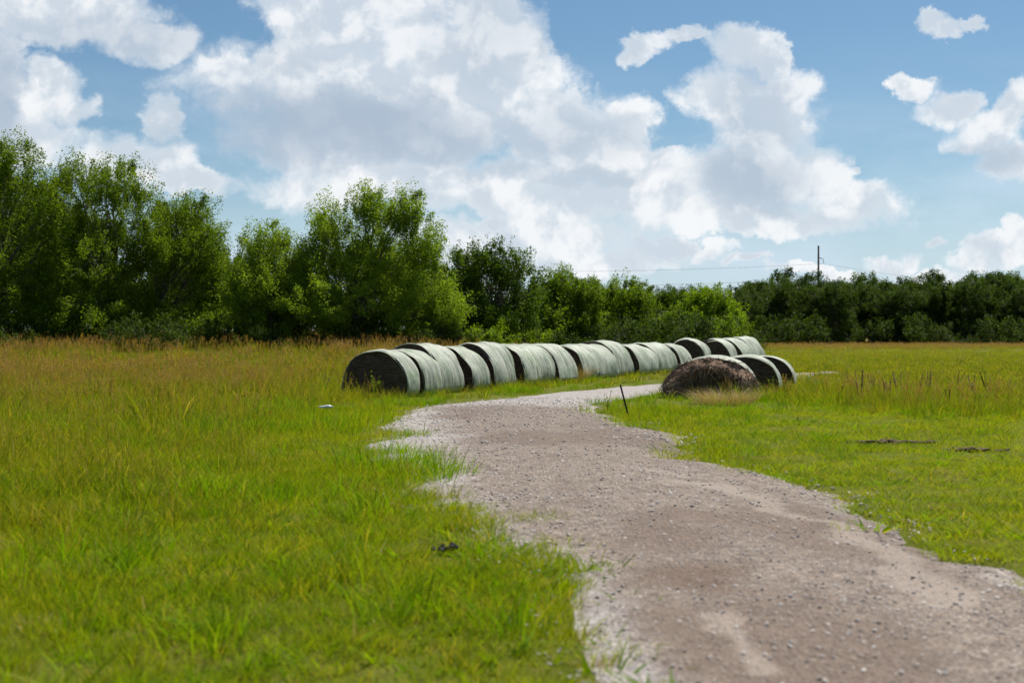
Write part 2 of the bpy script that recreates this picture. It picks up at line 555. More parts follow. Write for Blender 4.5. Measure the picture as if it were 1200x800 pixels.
# ------------------------------------------------------------------ instancing of uncountable small stuff
def scatter(name, P_, rot, scl, idx, variants, label=None, cat=None):
    me = bpy.data.meshes.new(name)
    me.vertices.add(len(P_))
    me.vertices.foreach_set('co', np.ascontiguousarray(P_, dtype=np.float32).ravel())
    a = me.attributes.new('rot', 'FLOAT_VECTOR', 'POINT'); a.data.foreach_set('vector', np.ascontiguousarray(rot, dtype=np.float32).ravel())
    a = me.attributes.new('scl', 'FLOAT_VECTOR', 'POINT'); a.data.foreach_set('vector', np.ascontiguousarray(scl, dtype=np.float32).ravel())
    a = me.attributes.new('idx', 'INT', 'POINT'); a.data.foreach_set('value', np.ascontiguousarray(idx, dtype=np.int32))
    o = obj(name, me)
    ng = bpy.data.node_groups.new(name, 'GeometryNodeTree')
    ng.interface.new_socket('Geometry', in_out='INPUT', socket_type='NodeSocketGeometry')
    ng.interface.new_socket('Geometry', in_out='OUTPUT', socket_type='NodeSocketGeometry')
    nd = ng.nodes.new
    gi, go = nd('NodeGroupInput'), nd('NodeGroupOutput')
    jn, ip = nd('GeometryNodeJoinGeometry'), nd('GeometryNodeInstanceOnPoints')
    for v in variants:
        oi = nd('GeometryNodeObjectInfo')
        oi.inputs[0].default_value = v
        oi.inputs['As Instance'].default_value = True
        ng.links.new(oi.outputs['Geometry'], jn.inputs[0])
    ip.inputs['Pick Instance'].default_value = True

    def na(nm, typ):
        x = nd('GeometryNodeInputNamedAttribute')
        x.data_type = typ
        x.inputs['Name'].default_value = nm
        return [q for q in x.outputs if q.enabled][0]
    er = nd('FunctionNodeEulerToRotation')
    ng.links.new(na('rot', 'FLOAT_VECTOR'), er.inputs[0])
    ng.links.new(gi.outputs[0], ip.inputs['Points'])
    ng.links.new(jn.outputs[0], ip.inputs['Instance'])
    ng.links.new(er.outputs[0], ip.inputs['Rotation'])
    ng.links.new(na('scl', 'FLOAT_VECTOR'), ip.inputs['Scale'])
    ng.links.new(na('idx', 'INT'), ip.inputs['Instance Index'])
    ng.links.new(ip.outputs[0], go.inputs[0])
    m = o.modifiers.new('scatter', 'NODES')
    m.node_group = ng
    tag(o, label, cat, kind='stuff')
    return o


# ------------------------------------------------------------------ loose stones
def rock(seed):
    bm = bmesh.new()
    bmesh.ops.create_icosphere(bm, subdivisions=2, radius=0.5)
    r_ = np.random.default_rng(seed)
    pl = r_.normal(size=(7, 3)); pl /= np.linalg.norm(pl, axis=1)[:, None]
    ds = r_.uniform(0.28, 0.46, 7)
    for v in bm.verts:
        c = np.array(v.co)
        for n_, d in zip(pl, ds):
            q = c @ n_
            if q > d: c = c - n_ * (q - d)
        v.co = Vector(c * np.array([1, 0.8, 0.62]))
    me = bpy.data.meshes.new('stone')
    bm.to_mesh(me)
    bm.free()
    me.materials.append(STONE)
    return obj('stone', me, link=False)


STONE = stone_mat()
rocks = [rock(i) for i in range(6)]
parts = []
for y0, y1, dens, s0, s1 in ((3.5, 9, 420, 0.010, 0.030), (9, 15, 210, 0.014, 0.036), (15, 30, 60, 0.020, 0.048)):
    A = (y1 - y0) * (y1 * 0.9 + 4)
    n_ = int(A * dens)
    y = rng.uniform(y0, y1, n_)
    x = rng.uniform(-0.45, 0.45, n_) * 2 * (y * 0.5 + 1)
    sdx = road_sd(x, y)
    br = np.maximum(line_mask(x, y, [(960, 900), (880, 760), (820, 690), (760, 620), (700, 560), (640, 510)], 1.6), line_mask(x, y, [(1300, 860), (1150, 760), (1000, 650), (900, 590), (800, 540)], 1.2))
    keep = (sdx > -0.10 - 0.30 * vnoise(x * 2, y * 2, 3)) & (rng.uniform(0, 1, n_) < (0.22 + 0.78 * fbm(x * 1.3, y * 1.3, 4, 3) ** 2 * 2) * (1 - 0.7 * np.clip(br * 1.4, 0, 1)) + 0.06)
    keep &= rng.uniform(0, 1, n_) < sstep(sdx, -0.6, 0.1) + 0.1
    x, y, sdx = x[keep], y[keep], sdx[keep]
    s = s0 + (s1 - s0) * rng.uniform(0, 1, len(x)) ** 2.6
    z = hgt(x, y) - 0.03 + 0.055 * sstep(sdx, 0, .35) + 0.05 * sstep(sdx, 0.3, 2.2) + (fbm(x * .9, y * .9, 8, 3) - .5) * .06 * sstep(sdx, 0, .35) + s * 0.12
    z = np.where(sdx < 0, hgt(x, y) + (fbm(x * 1.1, y * 1.1, 21, 3) - .5) * .07 + .004, z)
    parts.append((np.column_stack([x, y, z]), s))
Ps = np.concatenate([p[0] for p in parts]); Ss = np.concatenate([p[1] for p in parts])
n_ = len(Ps)
rt = np.column_stack([rng.uniform(-.5, .5, n_), rng.uniform(-.5, .5, n_), rng.uniform(0, 6.28, n_)])
sc3 = Ss[:, None] * rng.uniform(0.75, 1.3, (n_, 3)) * np.array([1.1, 1.1, .8])
scatter('loose_gravel', Ps, rt, sc3, rng.integers(0, 6, n_), rocks)


# ------------------------------------------------------------------ grass
def blades(n_, rad, hmin, hmax, wid, lean, droop, seed, seg=3, up=0.0):
    """tuft of n_ curved tapering blades -> V, faces, attributes"""
    r_ = np.random.default_rng(seed)
    ang = r_.uniform(0, 6.283, n_)
    rr = rad * np.sqrt(r_.uniform(0, 1, n_))
    bx, by = rr * np.cos(ang), rr * np.sin(ang)
    da = ang + r_.normal(0, 0.9, n_)
    H = r_.uniform(hmin, hmax, n_)
    ln = np.abs(r_.normal(lean, lean * 0.5, n_))
    dr = droop * r_.uniform(0.3, 1.6, n_)
    W = wid * r_.uniform(0.6, 1.3, n_)
    fa = r_.uniform(0, 6.283, n_)
    px, py = np.cos(fa), np.sin(fa)
    ts = np.linspace(0, 1, seg + 1)
    V_, hv, bv = [], [], []
    for j, t_ in enumerate(ts):
        off = H * (ln * t_ + dr * t_ ** 2.2)
        cx, cy = bx + np.cos(da) * off, by + np.sin(da) * off
        cz = H * (t_ - 0.45 * dr * t_ ** 2.6) - 0.01
        w_ = W * (1 - t_ ** 1.7) * 0.5 if j < seg else None
        if w_ is not None:
            V_.append(np.column_stack([cx - px * w_, cy - py * w_, cz]))
            V_.append(np.column_stack([cx + px * w_, cy + py * w_, cz]))
            hv += [np.full(n_, t_)] * 2
        else:
            V_.append(np.column_stack([cx, cy, cz]))
            hv.append(np.full(n_, t_))
    rv = r_.uniform(0, 1, n_)
    k = len(V_)
    V_ = np.stack(V_, 1).reshape(-1, 3)
    hv = np.stack(hv, 1).ravel()
    bv = np.repeat(rv, k)
    base = np.arange(n_)[:, None] * k
    quads = [base + np.array([2 * j, 2 * j + 1, 2 * j + 3, 2 * j + 2]) for j in range(seg - 1)]
    tri = base + np.array([2 * (seg - 1), 2 * (seg - 1) + 1, 2 * seg])
    return V_, [np.concatenate(quads)] if seg > 1 else [], tri, hv, bv


def tuft(name, args, mat, heads=None, seed=0):
    V_, q, tr, hv, bv = blades(*args, seed=seed)
    Vs, Q, T, Hs, Bs, Ks = [V_], list(q), [tr], [hv], [bv], [np.zeros(len(V_))]
    if heads:                              # (count, radius, hmin, hmax, head length, head width)
        n_, rad, h0, h1, hl, hw = heads
        r_ = np.random.default_rng(seed + 99)
        for i in range(n_):
            a, rr = r_.uniform(0, 6.28), rad * math.sqrt(r_.uniform())
            b_ = np.array([rr * math.cos(a), rr * math.sin(a), 0])
            H = r_.uniform(h0, h1)
            d = np.array([r_.normal(0, .12), r_.normal(0, .12), 1.0])
            tip = b_ + d * H
            fa = r_.uniform(0, 3.14)
            p_ = np.array([math.cos(fa), math.sin(fa), 0]) * 0.0028
            off = sum(len(v) for v in Vs)
            Vs.append(np.array([b_ - p_, b_ + p_, tip + p_ * .6, tip - p_ * .6]))
            Q.append(np.array([[0, 1, 2, 3]]) + off)
            Hs.append(np.array([0, 0, 1, 1.])); Bs.append(np.full(4, r_.uniform())); Ks.append(np.full(4, .5))
            for j in range(10):            # little spikelets along the panicle
                t_ = j / 10
                c = tip - d * hl * (1 - t_)
                o_ = r_.normal(0, 1, 3); o_[2] = abs(o_[2]) * .9; o_ /= np.linalg.norm(o_)
                e = c + o_ * hl * 0.34 * (1 - t_ * .6)
                s_ = np.cross(o_, [0.3, .2, 1]); s_ /= np.linalg.norm(s_) + 1e-6
                s_ *= hw * .5
                off = sum(len(v) for v in Vs)
                m_ = (c + e) / 2
                Vs.append(np.array([c, m_ + s_, e, m_ - s_]))
                Q.append(np.array([[0, 1, 2, 3]]) + off)
                Hs.append(np.ones(4)); Bs.append(np.full(4, r_.uniform())); Ks.append(np.ones(4))
    V_ = np.concatenate(Vs)
    me = mesh_np(name, V_, [np.concatenate(Q)] + T if Q else T, mat, False,
                 {'bh': np.concatenate(Hs), 'bv': np.concatenate(Bs), 'bk': np.concatenate(Ks)})
    return obj(name, me, link=False)


def grass_mat(name, g1, g2, g3, straw, head=(0.2, 0.1, 0.05), strawp=0.15, trans=0.45, patch=0.45):
    m, t = new_mat(name)
    g = t.n('ShaderNodeNewGeometry').outputs['Position']
    ri = t.n('ShaderNodeObjectInfo').outputs['Random']
    bh = t.n('ShaderNodeAttribute', attribute_name='bh').outputs['Fac']
    bv = t.n('ShaderNodeAttribute', attribute_name='bv').outputs['Fac']
    bk = t.n('ShaderNodeAttribute', attribute_name='bk').outputs['Fac']
    n1 = t.noise(g, patch, 4, 0.6)
    n2 = t.noise(g, patch * 5, 3, 0.6)
    c = t.mix(t.ss(n1, 0.40, 0.60), g1, g2)
    c = t.mix(t.math('MULTIPLY', t.ss(t.math('ADD', n2, t.math('MULTIPLY', ri, .3)), 0.5, 0.8), 0.8), c, g3)
    c = t.mix(t.math('MULTIPLY', bv, 0.35), c, t.mix(0.5, g3, g2))
    sv = t.math('ADD', bv, t.math('MULTIPLY', t.math('SUBTRACT', n2, .5), 0.5))
    st = t.ss(sv, 1 - strawp - .04, 1 - strawp + .04)
    c = t.mix(st, c, straw)
    c = t.mix(t.math('MULTIPLY', t.ss(bh, 0.75, 1.0), 0.25), c, straw)
    c = t.mix(t.ss(bk, 0.6, 0.9), c, t.mix(bv, head, straw))
    d = t.n('ShaderNodeBsdfPrincipled', {'Base Color': c, 'Roughness': 0.65, 'Specular IOR Level': 0.06})
    tcol = t.vmath('MULTIPLY', c, (1.35, 1.40, 0.3))
    tr = t.n('ShaderNodeBsdfTranslucent', {'Color': tcol})
    mx = t.n('ShaderNodeMixShader', {0: trans, 1: d.outputs[0], 2: tr.outputs[0]})
    t.out(mx.outputs[0])
    return m


STRAW = (0.36, 0.28, 0.06)
M_LUSH = grass_mat('lush_grass', (0.085, 0.19, 0.003), (0.13, 0.25, 0.003), (0.21, 0.28, 0.006), STRAW, strawp=0.04, trans=.5)
M_LAWN = grass_mat('mown_grass', (0.14, 0.215, 0.003), (0.20, 0.265, 0.004), (0.26, 0.275, 0.008), STRAW, strawp=0.07, trans=.5)
M_MEAD = grass_mat('meadow_grass', (0.085, 0.14, 0.003), (0.15, 0.19, 0.004), (0.24, 0.225, 0.010), STRAW, strawp=0.15, trans=.5)
M_SEED = grass_mat('seeding_grass', (0.085, 0.115, 0.006), (0.15, 0.15, 0.012), (0.25, 0.17, 0.045), (0.36, 0.27, 0.10), (0.27, 0.095, 0.05), strawp=0.18, trans=.42, patch=.22)
M_FIELD = grass_mat('field_grass', (0.11, 0.165, 0.004), (0.165, 0.21, 0.006), (0.23, 0.20, 0.02), STRAW, strawp=0.14, trans=.48, patch=.14)
M_DRY = grass_mat('dry_grass', (0.34, 0.24, 0.14), (0.40, 0.29, 0.17), (0.30, 0.19, 0.11), (0.45, 0.35, 0.22), strawp=0.3, trans=0.25)

# (n, radius, hmin, hmax, width, lean, droop)
LUSH = [tuft('grass_tuft', (34, .11, .10, .24, .006, .25, .35), M_LUSH, seed=i) for i in range(4)]
LEAFY = [tuft('grass_tuft', (14, .12, .04, .11, .016, .9, .6), M_LUSH, seed=80 + i) for i in range(3)]
LAWN = [tuft('grass_tuft', (40, .12, .035, .10, .0045, .45, .4), M_LAWN, seed=10 + i) for i in range(4)]
MEAD = [tuft('grass_tuft', (30, .13, .16, .42, .0065, .25, .5), M_MEAD, seed=20 + i) for i in range(4)] + \
       [tuft('grass_tuft', (26, .13, .14, .36, .006, .25, .5), M_MEAD, (3, .12, .35, .55, .12, .008), seed=27 + i) for i in range(2)]
FARG = [tuft('grass_tuft', (30, .30, .18, .42, .022, .2, .4), M_FIELD, seed=30 + i) for i in range(4)]
SEED = [tuft('grass_tuft', (30, .28, .25, .55, .015, .2, .4), M_SEED, (9, .3, .5, .85, .2, .022), seed=40 + i) for i in range(4)]
SEEDN = [tuft('grass_tuft', (14, .15, .2, .45, .007, .25, .4), M_SEED, (7, .2, .4, .72, .16, .012), seed=50 + i) for i in range(3)]
DRY = [tuft('grass_tuft', (60, .16, .08, .32, .006, .5, .6), M_DRY, seed=60 + i) for i in range(3)]

# ---- bale rows (needed as footprints before the grass)
BALE_PTS = []


def row(c0, c1, edges, gaps, s0=0.0):
    """bale axis line c0->c1; right silhouette columns of each bale -> (centre, length, yaw)"""
    d = np.array(c1, float) - np.array(c0, float)
    L_ = np.hypot(*d); u = d / L_
    th = math.atan2(u[0], u[1])
    out = []
    s = s0
    for e, gap in zip(edges, gaps):
        lo, hi = s + 0.3, s + 6
        for _ in range(40):
            mi = (lo + hi) / 2
            p = np.array(c0) + u * mi + 0.88 * np.array([math.cos(th), -math.sin(th)])
            px = 600 + F * p[0] / p[1]
            if px < e: lo = mi
            else: hi = mi
        ln = lo - s
        cpt = np.array(c0) + u * (s + ln / 2)
        out.append([cpt[0], cpt[1], ln, th])
        s = lo + gap
    return out


rowA = row((-3.3, 30.4), (5.6, 51.5), [493, 519, 546, 573, 607, 630, 653, 677], [.22, .05, .40, .50, .42, .06, .16, .1])
rowB = row((rowA[-1][0] + .55, rowA[-1][1] + 1.5), (6.6, 53.5), [702, 724, 748, 772, 795, 810], [.06, .06, .10, .08, .40, .1])
rowC = row((7.3, 54.3), (9.2, 58), [836], [.1])
rowD = row((8.9, 57.2), (14.2, 70), [858, 868, 881, 897], [.15, .08, .15, .1])
rowE = []
for px_, D_, ln_, th_ in ((831, 30.9, 1.35, .27), (867, 33.0, 1.3, .24), (887, 35.1, 1.3, .26)):
    rowE.append([(px_ - 600) / F * D_ + .5 * ln_ * math.sin(th_) * .6, D_, ln_, th_])
for q_, rw in enumerate((rowA, rowB, rowD)):
    for i_, b_ in enumerate(rw):
        o_ = [[0, .05, -.10, .03, -.04, .05, -.06, .04], [0, .05, -.14, .04, -.03, .08], [0, -.05, .05, 0]][q_][i_]
        b_[0] += o_ * math.cos(b_[3]); b_[1] -= o_ * math.sin(b_[3])
for r_ in (rowA, rowB, rowC, rowD, rowE):
    BALE_PTS += r_


def bale_free(x, y):
    ok = np.ones(np.shape(x), bool)
    for cx, cy, ln, th in BALE_PTS:
        ax, ay = math.sin(th), math.cos(th)
        u = (x - cx) * ax + (y - cy) * ay
        v = (x - cx) * ay - (y - cy) * ax
        ok &= ~((np.abs(u) < ln / 2 + .03) & (np.abs(v) < 0.80))
    return ok


GZONES = [(465, 512, 36, 9), (500, 560, 38, 28), (455, 545, 12, 20), (610, 612, 22, 10), (575, 640, 26, 18), (545, 612, 30, 20),
          (630, 690, 30, 10),  (665, 640, 16, 6), (700, 765, 40, 16), (520, 590, 26, 10), (720, 560, 8, 3), (790, 520, 20, 4)]


def grass_ok(x, y, marg=0.0):
    s = road_sd(x, y)
    thr = (fbm(x * 1.7, y * 1.7, 31, 3) - 0.48) * 1.0 - 0.04 - marg
    ok = s < thr * np.where(x < 1.5 + 0.1 * y, 1.2, .75) - .03
    patch = np.zeros(np.shape(x))
    for z in GZONES:
        patch = np.maximum(patch, spot(x, y, *z))
    ok |= (s < .45) & (fbm(x * 5, y * 5, 34, 3) > .66)
    ok |= (patch > 0.05) & (fbm(x * 4, y * 4, 33, 3) + patch * .4 > 0.60)
    cx_, cy_ = at(521, 652)
    ok &= np.hypot(x - cx_, (y - cy_ + .1) * .8) > .17
    return ok & bale_free(x, y)


def fan(y0, y1, dens, side=0.0):
    """random ground points in the wedge the photo can see, with a margin"""
    half0, half1 = y0 * .45 + 1.5 + side, y1 * .45 + 1.5 + side
    n_ = int((y1 - y0) * (half0 + half1) * dens)
    y = rng.uniform(y0, y1, int(n_ * 1.0))
    hw = y * .45 + 1.5 + side
    keep = rng.uniform(0, 1, n_) < hw / half1
    y = np.concatenate([y[keep]])
    x = rng.uniform(-1, 1, len(y)) * (y * .45 + 1.5 + side)
    return x, y


def gz(x, y):
    return hgt(x, y) + (fbm(x * 1.1, y * 1.1, 21, 3) - 0.5) * 0.07 * (y < 60) - 0.02 * sstep(road_sd(x, y), -.05, .2)


def put(name, x, y, s, var, hscale=None):
    n_ = len(x)
    rt = np.column_stack([rng.normal(0, .08, n_), rng.normal(0, .08, n_), rng.uniform(0, 6.28, n_)])
    s = np.asarray(s) * np.ones(n_)
    hs = s if hscale is None else s * hscale
    scatter(name, np.column_stack([x, y, gz(x, y) - .005]), rt, np.column_stack([s, s, hs]), rng.integers(0, len(var), n_), var)


def u01(n_): return rng.uniform(0, 1, n_)


LINE_X0, LINE_Y0 = at(880, 470)          # edge of the tall grass on the right
def zone_right_tall(x, y):
    e = 22.6 + (fbm(x * .6, y * .3, 12, 3) - .5) * 2.6 + np.clip(7.5 - x, 0, 3) * 2.2
    return (x > 4.2) & (y > e)


def height_left(x, y):
    """meadow height factor on the left: short near the camera and by the road, tall further out"""
    f = sstep(y + (fbm(x * .5, y * .5, 14, 3) - .5) * 7 + np.clip(-x - 1, 0, 3) * .9, 9.5, 14.5)
    road_near = sstep(-road_sd(x, y) + (fbm(x * .8, y * .8, 15, 2) - .5) * 1.5, 0.5, 3.0)
    return f * road_near


# near lawn everywhere (base layer)
LX, LY = [], []
for y0, y1, dens in ((3.8, 9, 130), (9, 15, 90), (15, 26, 46)):
    x, y = fan(y0, y1, dens)
    k = grass_ok(x, y)
    LX.append(x[k]); LY.append(y[k])
x, y = np.concatenate(LX), np.concatenate(LY)
dn = u01(len(x)) < 0.35 + 0.9 * fbm(x * 1.2, y * 1.2, 41, 3)
x, y = x[dn], y[dn]
rl = x > 1.5 + .08 * y
put('mown_grass', x, y, (0.75 + 0.6 * u01(len(x))) * (1 + y / 40), LAWN, np.where(rl, .62, 1.0) * (0.7 + 0.8 * fbm(x * .9, y * .9, 42, 3)))

# lush clumps: road edges, left margin and between the bales
LX, LY = [], []
for y0, y1, dens in ((4, 9, 30), (9, 16, 26), (16, 27, 16), (27, 45, 20), (45, 62, 9)):
    x, y = fan(y0, y1, dens)
    k = grass_ok(x, y) & ~zone_right_tall(x, y)
    left = x < 0.6 + 0.03 * y
    nz = fbm(x * .8, y * .8, 43, 4)
    w = np.where(left, (0.12 + 0.75 * (nz > .53)) * np.where(y < 9, .6, 1.0), np.where(y > 24, 0.55, np.where((road_sd(x, y) > -.9) & (nz > .45), 0.35, np.where((x < 4.5) & (y > 16), .5, 0.0))))
    k &= u01(len(x)) < w
    LX.append(x[k]); LY.append(y[k])
x, y = np.concatenate(LX), np.concatenate(LY)
sh = np.where(x < 0.6 + .03 * y, 1.0, 0.75) * np.where(y > 26, .7, 1)
put('lush_grass', x, y, (0.45 + 0.6 * u01(len(x))) * (1 + y / 60) * sh * (.55 + .95 * sstep(fbm(x * 1.1, y * 1.1, 49, 3), .35, .65)), LUSH)

# broad-leaved herbs mixed into the turf
LX, LY = [], []
for y0, y1, dens in ((4, 9, 20), (9, 16, 12), (16, 24, 5)):
    x, y = fan(y0, y1, dens)
    k = grass_ok(x, y) & (u01(len(x)) < sstep(fbm(x * .6, y * .6, 47, 4), .45, .62))
    LX.append(x[k]); LY.append(y[k])
x, y = np.concatenate(LX), np.concatenate(LY)
put('broad_leaved_herbs', x, y, 0.7 + 0.8 * u01(len(x)), LEAFY)
# pale thatch showing in patches
LX, LY = [], []
for y0, y1, dens in ((4, 9, 26), (9, 20, 10)):
    x, y = fan(y0, y1, dens)
    k = grass_ok(x, y, .25) & ((u01(len(x)) < sstep(fbm(x * .7, y * .9, 48, 4), .56, .68)) | ((road_sd(x, y) > -.5) & (u01(len(x)) < .12)))
    LX.append(x[k]); LY.append(y[k])
x, y = np.concatenate(LX), np.concatenate(LY)
put('dry_thatch', x, y, 0.35 + 0.35 * u01(len(x)), DRY, .6)

# left meadow
LX, LY = [], []
for y0, y1, dens in ((5.5, 10, 22), (10, 18, 26), (18, 30, 20), (30, 48, 11)):
    x, y = fan(y0, y1, dens)
    hl = height_left(x, y)
    k = grass_ok(x, y) & (x < 0.4 + .02 * y) & (u01(len(x)) < 0.15 + hl)
    LX.append(x[k]); LY.append(y[k])
x, y = np.concatenate(LX), np.concatenate(LY)
put('meadow_grass', x, y, (0.5 + 0.5 * u01(len(x))) * (0.65 + 0.45 * height_left(x, y)) * (1 + y / 90), MEAD)

# reddish seeding grass: far left field, thinning towards the camera
LX, LY = [], []
for y0, y1, dens in ((12, 24, 3.0), (24, 40, 6.0)):
    x, y = fan(y0, y1, dens)
    k = grass_ok(x, y) & (x < -1.5 - .02 * y - 3.2 * sstep(y, 17, 24)) & (u01(len(x)) < sstep(y + (fbm(x * .2, y * .2, 16, 3) - .5) * 22, 15, 36))
    LX.append(x[k]); LY.append(y[k])
# right tall strip gets some too
x, y = fan(23, 34, 4.5)
k = grass_ok(x, y) & zone_right_tall(x, y) & (u01(len(x)) < .8 * sstep(fbm(x * .5, y * .5, 18, 3), .42, .65))
LX.append(x[k]); LY.append(y[k])
x, y = np.concatenate(LX), np.concatenate(LY)
put('seeding_grass', x, y, 0.6 + 0.5 * u01(len(x)), SEEDN)

LX, LY = [], []
for y0, y1, dens in ((38, 60, 4.0), (60, 100, 3.0), (100, 210, 1.1)):
    x, y = fan(y0, y1, dens)
    wl = (.25 + .75 * sstep(fbm(x * .16, y * .10, 71, 4), .40, .56)) * sstep(y - x * 0.9 + (fbm(x * .08, y * .08, 17, 3) - .5) * 22, 36, 52) * (x < 0.06 * y)
    wr = .75 * sstep(y + (fbm(x * .05, y * .03, 19, 4) - .5) * 130, 95, 170)
    k = grass_ok(x, y) & (u01(len(x)) < np.maximum(wl, wr))
    LX.append(x[k]); LY.append(y[k])
x, y = np.concatenate(LX), np.concatenate(LY)
put('far_seeding_grass', x, y, (0.75 + 0.5 * u01(len(x))) * (1 + np.clip(y - 80, 0, 100) / 120), SEED, np.where(x > .02 * y, .33, .9))

LX, LY = [], []
for y0, y1, dens in ((20, 40, 3.5), (40, 68, 3.6)):
    x, y = fan(y0, y1, dens)
    k = grass_ok(x, y) & (x < -1 - .02 * y - 3.0 * sstep(y, 17, 23)) & (u01(len(x)) < sstep(fbm(x * .35, y * .25, 63, 4), .50, .62))
    LX.append(x[k]); LY.append(y[k])
x, y = np.concatenate(LX), np.concatenate(LY)
put('tall_green_weeds', x, y, 0.7 + 0.8 * u01(len(x)), FARG, 1.35)

# mid and far green field
LX, LY = [], []
for y0, y1, dens in ((30, 60, 6.5), (60, 110, 3.2), (110, 210, 1.0)):
    x, y = fan(y0, y1, dens)
    k = grass_ok(x, y)
    k &= ((x > 0.02 * y) | (u01(len(x)) < .5)) & ~((y < 60) & (x > -5) & (x < 11) & (u01(len(x)) < .7))
    LX.append(x[k]); LY.append(y[k])
x, y = np.concatenate(LX), np.concatenate(LY)
put('far_field_grass', x, y, (0.6 + 0.5 * u01(len(x))) * (1 + np.clip(y - 60, 0, 100) / 130), FARG, np.where(x > 0.03 * y, .75 - .35 * sstep(y, 50, 110), .85))

# tall strip on the right
x, y = fan(20, 36, 26)
k = grass_ok(x, y) & zone_right_tall(x, y)
x, y = x[k], y[k]
put('tall_field_grass', x, y, (0.55 + 0.6 * u01(len(x))) * (.35 + 1.7 * fbm(x * .6, y * .6, 62, 3)), MEAD[:4] + LUSH + LEAFY)


# ------------------------------------------------------------------ hay bales
def wrap_mat():
    m, t = new_mat('bale_net_wrap')
    tc_ = t.n('ShaderNodeTexCoord').outputs['Object']
    ri = t.n('ShaderNodeObjectInfo').outputs['Random']
    sp = t.n('ShaderNodeSeparateXYZ', {0: tc_})
    off = t.n('ShaderNodeCombineXYZ', {0: t.math('MULTIPLY', ri, 37.0), 1: t.math('MULTIPLY', ri, 91.0), 2: 0.0}).outputs[0]
    p = t.vmath('ADD', tc_, off)
    band = t.noise(t.vmath('MULTIPLY', p, (0.5, 9.0, 0.5)), 1.0, 4, 0.65)
    fine = t.noise(t.vmath('MULTIPLY', p, (1.6, 46.0, 1.6)), 1.0, 3, 0.7)
    blot = t.noise(p, 2.3, 5, 0.65)
    st = t.noise(t.vmath('MULTIPLY', p, (12, 12, 2.5)), 1.0, 4, 0.6)
    c = t.mix(t.ss(band, 0.38, 0.60), (0.25, 0.28, 0.195), (0.47, 0.48, 0.39))
    c = t.mix(t.math('MULTIPLY', t.ss(fine, 0.45, 0.70), 0.55), c, (0.17, 0.20, 0.155))
    c = t.mix(t.math('MULTIPLY', t.ss(blot, 0.47, 0.68), 0.65), c, (0.17, 0.245, 0.12))
    c = t.mix(t.math('MULTIPLY', t.ss(st, 0.50, 0.75), 0.38), c, (0.15, 0.16, 0.12))
    c = t.mix(t.math('MULTIPLY', ri, 0.25), c, (0.30, 0.31, 0.26))
    hgt_ = t.math('ADD', t.math('MULTIPLY', fine, 0.6), t.math('ADD', band, blot))
    b = t.n('ShaderNodeBsdfPrincipled', {'Base Color': c, 'Roughness': 0.55, 'Specular IOR Level': 0.35,
                                         'Normal': t.bump(hgt_, 0.04, 0.9)})
    t.out(b.outputs[0])
    return m


def hay_mat(name, dark, paler, straws):
    m, t = new_mat(name)
    tc_ = t.n('ShaderNodeTexCoord').outputs['Object']
    n1 = t.noise(t.vmath('MULTIPLY', tc_, (5, 5, 16)), 1.0, 5, 0.7)
    n2 = t.noise(tc_, 34, 4, 0.7)
    n3 = t.noise(t.vmath('MULTIPLY', tc_, (60, 60, 9)), 1.0, 3, 0.7)
    bv = t.n('ShaderNodeAttribute', attribute_name='bv').outputs['Fac']
    c = t.mix(t.ss(n1, 0.35, 0.68), dark, paler)  # darker and paler hay tones mixed at random
    c = t.mix(t.math('MULTIPLY', t.ss(n2, 0.5, 0.75), 0.6), c, straws)
    c = t.mix(t.ss(bv, 0.55, 1.0), c, straws)
    b = t.n('ShaderNodeBsdfPrincipled', {'Base Color': c, 'Roughness': 0.95, 'Specular IOR Level': 0.15,
                                         'Normal': t.bump(t.math('ADD', t.math('ADD', n2, n3), n1), 0.05)})
    t.out(b.outputs[0])
    return m


WRAP = wrap_mat()
HAY_DARK = hay_mat('weathered_hay', (0.055, 0.038, 0.025), (0.15, 0.105, 0.072), (0.34, 0.26, 0.18))
HAY_BROWN = hay_mat('loose_brown_hay', (0.22, 0.13, 0.08), (0.44, 0.285, 0.20), (0.72, 0.57, 0.42))


ZC = 0.20


def profile(n_, W_, top, rseed):
    """D-shaped cross-section of a settled round bale"""
    r_ = np.random.default_rng(rseed)
    ph = r_.uniform(0, 6.28, 4)
    a = np.linspace(0, 2 * math.pi, n_, endpoint=False)
    e = 2.12
    cx, cz = np.cos(a), np.sin(a)
    rad = 1 + 0.018 * np.sin(2 * a + ph[0]) + 0.014 * np.sin(3 * a + ph[1]) + 0.008 * np.sin(5 * a + ph[2])
    sup = (np.abs(cx) ** e + np.abs(cz) ** e) ** (-1 / e)
    x = cx * sup * rad * W_
    zc = ZC
    z = zc + cz * sup * rad * np.where(cz > 0, top - zc, zc + 0.12)
    x = x * np.where(z < zc, 1.0, 1.0)
    return x, z


def strands(n_, sampler, ln, wid, seed):
    r_ = np.random.default_rng(seed)
    c, d = sampler(n_, r_)
    l = ln * r_.uniform(.4, 1.3, n_)[:, None]
    s = np.cross(d, r_.normal(size=(n_, 3)))
    s /= np.linalg.norm(s, axis=1)[:, None] + 1e-9
    s *= wid
    bend = r_.normal(0, .25, (n_, 3)) * l
    V_ = np.stack([c - s, c + s, c + d * l * .55 + bend * .5 + s * .7, c + d * l * .55 + bend * .5 - s * .7, c + d * l + bend - np.array([0, 0, .25]) * l], 1).reshape(-1, 3)
    b = np.arange(n_)[:, None] * 5
    return V_, b + np.array([0, 1, 2, 3]), b + np.array([3, 2, 4]), np.repeat(r_.uniform(0, 1, n_), 5)


